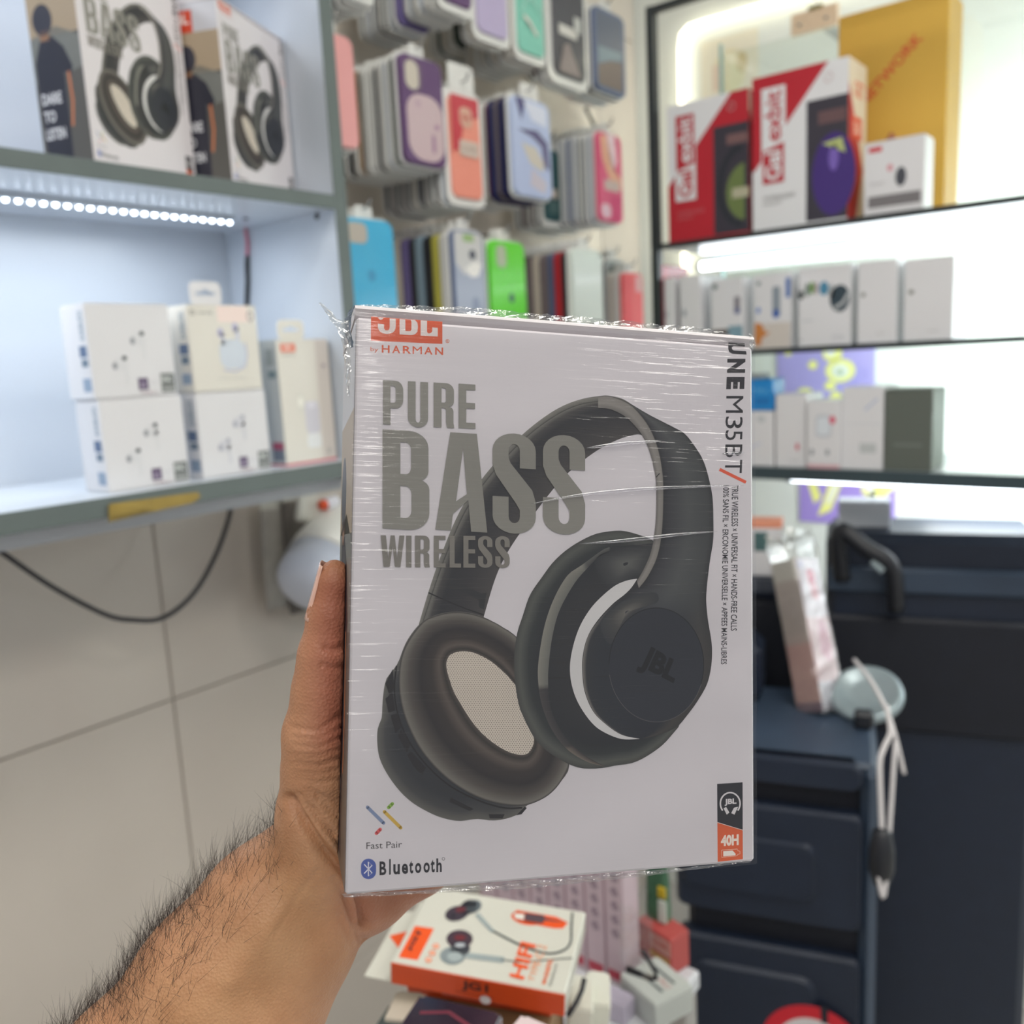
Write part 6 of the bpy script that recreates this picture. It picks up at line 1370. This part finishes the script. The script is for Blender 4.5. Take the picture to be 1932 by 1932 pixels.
# two long wrinkles of the film that catch the light
M_wr = film_mat('film_wrinkle', fac=0.10, rough=0.05, stretch=(1, 1, 1), scale=30, strength=0.15)
for k, pts in enumerate(([(1000, 951), (1080, 936), (1160, 927), (1240, 921), (1320, 918), (1400, 917)], [(1090, 1026), (1150, 1022), (1220, 1015), (1290, 1007), (1350, 1003)], [(1105, 846), (1170, 838), (1250, 832)], [(1360, 857), (1400, 855)])):
    P = smoothc(pts); P3 = [(bl(*p)[0], -0.0014, bl(*p)[1]) for p in P]; m_ = len(P3)
    MB().tube(P3, [0.00075*math.sin(math.pi*(i+0.6)/(m_+0.2)) for i in range(m_)], 10).build('film_wrinkle', M_wr, box, True)

# ================================================================== the hand and forearm
def sdf_mesh(prims, res, pad=0.01):
    """smooth union of tapered capsules -> closed surface (surface nets)"""
    A = np.array([p[0] for p in prims]); B = np.array([p[1] for p in prims])
    rm = max(max(p[2], p[3]) for p in prims)
    lo = np.minimum(A.min(0), B.min(0))-rm-pad; hi = np.maximum(A.max(0), B.max(0))+rm+pad
    n = np.ceil((hi-lo)/res).astype(int)+1
    F = np.full(n, 0.06, np.float32)
    ax = [lo[i]+res*np.arange(n[i]) for i in range(3)]
    for (a, b, ra, rb, k) in prims:
        a = np.array(a); b = np.array(b); R = max(ra, rb)+0.03
        i0 = np.maximum(((np.minimum(a, b)-R-lo)/res).astype(int), 0); i1 = np.minimum(((np.maximum(a, b)+R-lo)/res).astype(int)+2, n)
        sl = tuple(slice(i0[j], i1[j]) for j in range(3))
        X, Y, Z = np.meshgrid(ax[0][sl[0]], ax[1][sl[1]], ax[2][sl[2]], indexing='ij', sparse=True)
        ba = b-a; L = ba@ba+1e-12
        h = np.clip(((X-a[0])*ba[0]+(Y-a[1])*ba[1]+(Z-a[2])*ba[2])/L, 0, 1)
        d = np.sqrt((X-a[0]-h*ba[0])**2+(Y-a[1]-h*ba[1])**2+(Z-a[2]-h*ba[2])**2)-(ra+(rb-ra)*h)
        f = F[sl]; t_ = np.clip(0.5+0.5*(f-d)/k, 0, 1)
        F[sl] = f*(1-t_)+d*t_-k*t_*(1-t_)
    S = F < 0
    c = np.zeros(n-1, np.int8)
    for dx in (0, 1):
        for dy in (0, 1):
            for dz in (0, 1): c += S[dx:n[0]-1+dx, dy:n[1]-1+dy, dz:n[2]-1+dz]
    act = np.argwhere((c > 0) & (c < 8)); idx = -np.ones(n-1, np.int64); idx[tuple(act.T)] = np.arange(len(act))
    acc = np.zeros((len(act), 3)); cnt = np.zeros(len(act))
    E = [((0,0,0),(1,0,0)),((0,1,0),(1,1,0)),((0,0,1),(1,0,1)),((0,1,1),(1,1,1)),((0,0,0),(0,1,0)),((1,0,0),(1,1,0)),((0,0,1),(0,1,1)),((1,0,1),(1,1,1)),((0,0,0),(0,0,1)),((1,0,0),(1,0,1)),((0,1,0),(0,1,1)),((1,1,0),(1,1,1))]
    for p, q in E:
        p = np.array(p); q = np.array(q); f0 = F[tuple((act+p).T)]; f1 = F[tuple((act+q).T)]; m = (f0 < 0) != (f1 < 0)
        t_ = np.where(m, f0/(f0-f1+1e-12), 0)[:, None]; acc += np.where(m[:, None], p+(q-p)*t_, 0); cnt += m
    V = lo+(act+acc/cnt[:, None])*res
    faces = []
    for axis in range(3):
        s0 = [slice(None)]*3; s1 = [slice(None)]*3; s0[axis] = slice(0, -1); s1[axis] = slice(1, None)
        ch = S[tuple(s0)] != S[tuple(s1)]; e = np.argwhere(ch); u, v = (axis+1) % 3, (axis+2) % 3
        ok = (e[:, u] > 0) & (e[:, v] > 0) & (e[:, u] < n[u]-1) & (e[:, v] < n[v]-1); e = e[ok]
        du = np.zeros(3, int); dv = np.zeros(3, int); du[u] = 1; dv[v] = 1
        q = np.stack([idx[tuple((e-du-dv).T)], idx[tuple((e-dv).T)], idx[tuple(e.T)], idx[tuple((e-du).T)]], 1)
        ins = S[tuple(e.T)]; q = np.where(ins[:, None], q, q[:, ::-1]); faces.append(q)
    return V, np.concatenate(faces)
def pj(P):
    q = (np.asarray(P)-CAM)@RC; return np.stack([CPX+FPX*q[:, 0]/-q[:, 2], CPX-FPX*q[:, 1]/-q[:, 2]], 1)
pr = []
def chain(pts, k):
    for (p, q) in zip(pts[:-1], pts[1:]): pr.append((p[0], q[0], p[1], q[1], k))
def S_(x, y, d, r): return (at(x, y, d), r)
def Lq(x, y, z, r): return (lp(x, y, z), r)
# forearm: two side-by-side tapered bodies give the flattened section
chain([S_(563, 1648, 0.350, 0.0205), S_(500, 1715, 0.347, 0.0225), S_(400, 1845, 0.343, 0.026), S_(250, 2060, 0.335, 0.031), S_(60, 2340, 0.325, 0.036)], 0.012)
chain([S_(614, 1692, 0.352, 0.0185), S_(560, 1778, 0.350, 0.0205), S_(490, 1905, 0.346, 0.0225), S_(370, 2120, 0.338, 0.028), S_(180, 2400, 0.328, 0.033)], 0.012)
# thumb: base, knuckles, tip
chain([S_(606, 1612, 0.345, 0.0195), S_(607, 1530, 0.336, 0.0158), S_(603, 1450, 0.330, 0.0128), S_(598, 1385, 0.326, 0.0114), S_(606, 1300, 0.324, 0.0094), S_(612, 1235, 0.322, 0.0083), S_(621, 1160, 0.321, 0.0068), S_(630, 1095, 0.320, 0.0048), S_(632, 1078, 0.320, 0.0038)], 0.006)
# palm behind the box, heel showing below it
chain([S_(600, 1655, 0.358, 0.019), Lq(-0.050, 0.084, 0.030, 0.0175), Lq(-0.032, 0.084, 0.085, 0.0145)], 0.012)
chain([S_(632, 1678, 0.360, 0.0165), S_(700, 1683, 0.366, 0.0130), S_(792, 1622, 0.380, 0.0125), Lq(-0.008, 0.082, 0.045, 0.012)], 0.010)
chain([Lq(-0.050, 0.082, 0.045, 0.016), Lq(-0.022, 0.083, 0.070, 0.0145)], 0.012)
chain([Lq(-0.045, 0.083, 0.028, 0.016), Lq(-0.014, 0.083, 0.055, 0.0135)], 0.012)
for pts in ([(-0.034, .078, .092, .0105), (-0.004, .0725, .124, .0090), (0.022, .0705, .146, .0080), (0.040, .0694, .160, .0066)],
            [(-0.022, .078, .078, .0108), (0.018, .0728, .101, .0092), (0.048, .0707, .117, .0082), (0.068, .0694, .127, .0066)],
            [(-0.014, .078, .062, .0104), (0.024, .0725, .074, .0088), (0.052, .0705, .083, .0078), (0.070, .0692, .089, .0064)],
            [(-0.010, .078, .046, .0094), (0.020, .0716, .050, .0078), (0.042, .0699, .054, .0070), (0.057, .0686, .057, .0058)]):
    chain([Lq(*p) for p in pts], 0.003)
Vh, Fh = sdf_mesh(pr, 0.0011)
# keep the flesh outside the box: press it flat where it meets the side and the back
def press(V):
    q = V-BO; x = q@BX; y = q@BK; z = q@BU
    inside_ = (x > -BW_/2-0.0002) & (x < BW_/2) & (y > 0.0) & (y < BD_+0.0002) & (z > -0.0003) & (z < BH_)
    dl = x+BW_/2+0.0002; db = BD_+0.0002-y; dbt = z+0.0003
    V = V.copy()
    m = inside_ & (dl <= db) & (dl <= dbt); V[m] -= BX*dl[m][:, None]
    m = inside_ & (db < dl) & (db <= dbt); V[m] += BK*db[m][:, None]
    m = inside_ & (dbt < dl) & (dbt < db); V[m] -= BU*dbt[m][:, None]
    return V
def normals(V, F):
    a, b, c, d = (V[F[:, i]] for i in range(4)); nf = np.cross(c-a, d-b); N = np.zeros_like(V)
    for i in range(4): np.add.at(N, F[:, i], nf)
    return N/(np.linalg.norm(N, axis=1, keepdims=True)+1e-12)
def relax(V, F, it):
    n = len(V)
    for _ in range(it):
        acc = np.zeros_like(V); cnt = np.zeros(n)
        for i in range(4):
            j = F[:, (i+1) % 4]; k = F[:, i]
            np.add.at(acc, k, V[j]); np.add.at(cnt, k, 1); np.add.at(acc, j, V[k]); np.add.at(cnt, j, 1)
        V = V*0.5+0.5*acc/cnt[:, None]
    return V
Vh = relax(Vh, Fh, 4); Vh = press(Vh)
Nh = normals(Vh, Fh); UVp = pj(Vh)
facing = np.einsum('ij,ij->i', Nh, CAM-Vh) > 0
def segd(P, pts):
    best = np.full(len(P), 1e9)
    for a, b in zip(pts[:-1], pts[1:]):
        a = np.array(a, float); b = np.array(b, float); t_ = np.clip(((P-a)@(b-a))/((b-a)@(b-a)), 0, 1); best = np.minimum(best, np.linalg.norm(P-a-t_[:, None]*(b-a), axis=1))
    return best
creases = [([(545, 1508), (575, 1560), (612, 1612), (650, 1648), (684, 1700), (690, 1745)], 0.0024, 9), ([(565, 1500), (600, 1548), (632, 1580), (652, 1600)], 0.0006, 5), ([(552, 1425), (600, 1428), (645, 1412)], 0.0004, 5), ([(556, 1457), (600, 1462), (645, 1450)], 0.0004, 5), ([(552, 1390), (600, 1396), (645, 1372)], 0.0004, 5), ([(585, 1490), (625, 1512), (648, 1522)], 0.0005, 5), ([(630, 1660), (655, 1700), (668, 1740)], 0.0006, 6), ([(600, 1640), (560, 1690), (520, 1760)], 0.0003, 6), ([(575, 1545), (605, 1590), (640, 1625)], 0.0007, 6), ([(590, 1525), (620, 1565), (645, 1590)], 0.0006, 6), ([(598, 1505), (625, 1530), (648, 1548)], 0.0005, 6), ([(560, 1470), (600, 1478), (645, 1470)], 0.0004, 6), ([(556, 1440), (600, 1446), (645, 1430)], 0.0005, 6), ([(556, 1405), (600, 1412), (645, 1392)], 0.0005, 6), ([(552, 1372), (600, 1380), (645, 1350)], 0.0005, 6), ([(612, 1222), (630, 1228), (650, 1218)], 0.0007, 6), ([(608, 1255), (630, 1262), (650, 1258)], 0.0005, 6), ([(655, 1700), (672, 1750), (690, 1780)], 0.0008, 8), ([(640, 1730), (655, 1770), (668, 1800)], 0.0004, 6)]
disp = np.zeros(len(Vh))
for pts, dep, wd in creases: disp -= 1.7*dep*np.exp(-(segd(UVp, pts)/wd)**2)
disp += 0.0012*np.exp(-(segd(UVp, [(585, 1640), (500, 1760), (440, 1850)])/22)**2)      # tendon
disp -= 0.0008*np.exp(-(segd(UVp, [(640, 1690), (560, 1800), (500, 1900)])/26)**2)
rn = np.random.RandomState(2)
Vh = Vh+Nh*(disp*facing)[:, None]

# skin
sk = bpy.data.materials.new('skin'); sk.use_nodes = True; nt = sk.node_tree; bs = nt.nodes['Principled BSDF']; Lk = nt.links.new
bs.inputs['Roughness'].default_value = 0.48; bs.inputs['Specular IOR Level'].default_value = 0.35
bs.inputs['Subsurface Weight'].default_value = 0.12; bs.inputs['Subsurface Radius'].default_value = (0.010, 0.004, 0.002); bs.inputs['Subsurface Scale'].default_value = 0.35
va = nt.nodes.new('ShaderNodeVertexColor'); va.layer_name = 'ink'
tc = nt.nodes.new('ShaderNodeTexCoord'); n1 = nt.nodes.new('ShaderNodeTexNoise'); n1.inputs['Scale'].default_value = 55; n1.inputs['Detail'].default_value = 4
Lk(tc.outputs['Object'], n1.inputs['Vector']); mxn = nt.nodes.new('ShaderNodeMixRGB'); mxn.blend_type = 'MULTIPLY'; mxn.inputs['Fac'].default_value = 1.0
rp = nt.nodes.new('ShaderNodeValToRGB'); rp.color_ramp.elements[0].position = 0.35; rp.color_ramp.elements[0].color = (0.86, 0.80, 0.76, 1); rp.color_ramp.elements[1].position = 0.65; rp.color_ramp.elements[1].color = (1, 1, 1, 1)
Lk(n1.outputs['Fac'], rp.inputs['Fac']); Lk(va.outputs['Color'], mxn.inputs['Color1']); Lk(rp.outputs['Color'], mxn.inputs['Color2']); Lk(mxn.outputs['Color'], bs.inputs['Base Color'])
vo = nt.nodes.new('ShaderNodeTexVoronoi'); vo.inputs['Scale'].default_value = 900; Lk(tc.outputs['Object'], vo.inputs['Vector'])
n3 = nt.nodes.new('ShaderNodeTexNoise'); n3.inputs['Scale'].default_value = 260; n3.inputs['Detail'].default_value = 3; Lk(tc.outputs['Object'], n3.inputs['Vector'])
ad = nt.nodes.new('ShaderNodeMath'); ad.operation = 'ADD'; Lk(vo.outputs['Distance'], ad.inputs[0]); Lk(n3.outputs['Fac'], ad.inputs[1])
bp = nt.nodes.new('ShaderNodeBump'); bp.inputs['Strength'].default_value = 0.25; bp.inputs['Distance'].default_value = 0.0012; Lk(ad.outputs[0], bp.inputs['Height']); Lk(bp.outputs['Normal'], bs.inputs['Normal'])
base = np.array(rgb(190, 142, 108)[:3]); red = np.array(rgb(170, 98, 82)[:3]); yel = np.array(rgb(190, 148, 106)[:3])
wt = np.exp(-(segd(UVp, [(640, 1120), (632, 1250), (640, 1380)])/60)**2)[:, None]*0.75; wp = np.exp(-(segd(UVp, [(690, 1715), (780, 1670)])/60)**2)[:, None]*0.5; wy = np.exp(-(segd(UVp, [(560, 1720), (480, 1850), (360, 1932)])/110)**2)[:, None]*0.6
colv = base*(1-wy)+yel*wy; w_ = np.clip(wt+wp, 0, 1); colv = colv*(1-w_)+red*w_
HB = at(330, 1990, 0.33)
person = thing('person', 'bare left hand and hairy forearm of a person gripping the headphone box', 'person', loc=tuple(HB))
me = bpy.data.meshes.new('hand_and_forearm'); me.from_pydata((Vh-HB).tolist(), [], Fh.tolist()); me.materials.append(sk)
at_ = me.color_attributes.new('ink', 'FLOAT_COLOR', 'POINT'); at_.data.foreach_set('color', np.concatenate([colv, np.ones((len(colv), 1))], 1).ravel().tolist())
me.polygons.foreach_set('use_smooth', [True]*len(me.polygons)); me.update()
ho = bpy.data.objects.new('hand_and_forearm', me); COL.objects.link(ho); ho.parent = person
# thumbnail seen edge-on
ta = at(626, 1062, 0.320); tb = at(608, 1172, 0.3215); tdir = ta-tb; Ln = np.linalg.norm(tdir); tdir /= Ln
out = -BX*0.86+BK*0.52+0.0*BU; out -= tdir*(out@tdir); out /= np.linalg.norm(out); side = np.cross(tdir, out)
cA_ = at(620, 1165, 0.321); cB_ = at(631, 1084, 0.320); vs = []
for i in range(13):
    t_ = i/12; rr = 0.0076*(1-t_)+0.0055*t_+0.0003; ctr = cA_*(1-t_)+cB_*t_+ (cB_-cA_)*0.10*t_; ctr = cA_+(cB_-cA_)*(t_*1.28-0.10); rr = 0.0084-0.0028*t_
    for k in range(9):
        a_ = math.radians(-62+124*k/8); tip = 0.0012*(1-abs(k-4)/4)**2*(1 if t_ > 0.7 else 0)
        vs.append(ctr+out*rr*math.cos(a_)+side*rr*math.sin(a_)*0.95+tdir*tip-HB)
mb = MB().add(vs, [(i*9+k, i*9+k+1, (i+1)*9+k+1, (i+1)*9+k) for i in range(12) for k in range(8)])
no = mb.build('thumbnail', mat('fingernail', (222, 178, 160), rough=0.22, noise=0.04, nscale=80, coat=0.4), person, True); sm = no.modifiers.new('thick', 'SOLIDIFY'); sm.thickness = 0.0005; sm.offset = 0
# hair on the forearm
ax0 = at(560, 1660, 0.350); ax1 = at(300, 2010, 0.338); adir = ax0-ax1; adir /= np.linalg.norm(adir)
rn = np.random.RandomState(4); imgL = camv((-0.80, 0.55, 0.2)); imgL /= np.linalg.norm(imgL)
sd = Nh@imgL
inr = (UVp[:, 0] > -60) & (UVp[:, 0] < 560) & (UVp[:, 1] > 1500) & (UVp[:, 1] < 2060) & (sd > 0.18)
cand = np.argwhere(inr)[:, 0]; wgt = np.clip(sd[cand]-0.1, 0, 1)**1.3; wgt *= np.clip((UVp[cand, 1]-1480)/260, 0.05, 1); wgt /= wgt.sum()
hv, hf = [], []
for ci in rn.choice(cand, 2200, replace=True, p=wgt):
    p = Vh[ci]+rn.normal(0, 0.0006, 3); nrm = Nh[ci]; L_ = rn.uniform(0.006, 0.016)
    d0 = adir*rn.uniform(0.35, 1.0)+nrm*rn.uniform(0.35, 0.9)+rn.normal(0, 0.22, 3); d0 /= np.linalg.norm(d0); cu = (adir*rn.uniform(-0.2, 0.8)-nrm*rn.uniform(0.2, 1.0)+rn.normal(0, 0.3, 3))*0.6
    o_ = len(hv); K = 5; s1 = np.cross(d0, nrm+0.01); s1 /= np.linalg.norm(s1)+1e-9; s2 = np.cross(d0, s1)
    for k in range(K):
        t_ = k/(K-1); c_ = p+d0*L_*t_+cu*L_*t_*t_*0.5-HB; r_ = 0.00007*(1-0.85*t_)
        for j in range(3):
            a_ = 2*math.pi*j/3; hv.append(c_+r_*(math.cos(a_)*s1+math.sin(a_)*s2))
    for k in range(K-1):
        for j in range(3): hf.append((o_+k*3+j, o_+k*3+(j+1) % 3, o_+k*3+3+(j+1) % 3, o_+k*3+3+j))
mb = MB(); mb.add(hv, hf); o = mb.build('arm_hair', mat('arm_hair', (46, 38, 36), rough=0.6, noise=0.1), person); o['kind'] = 'stuff'
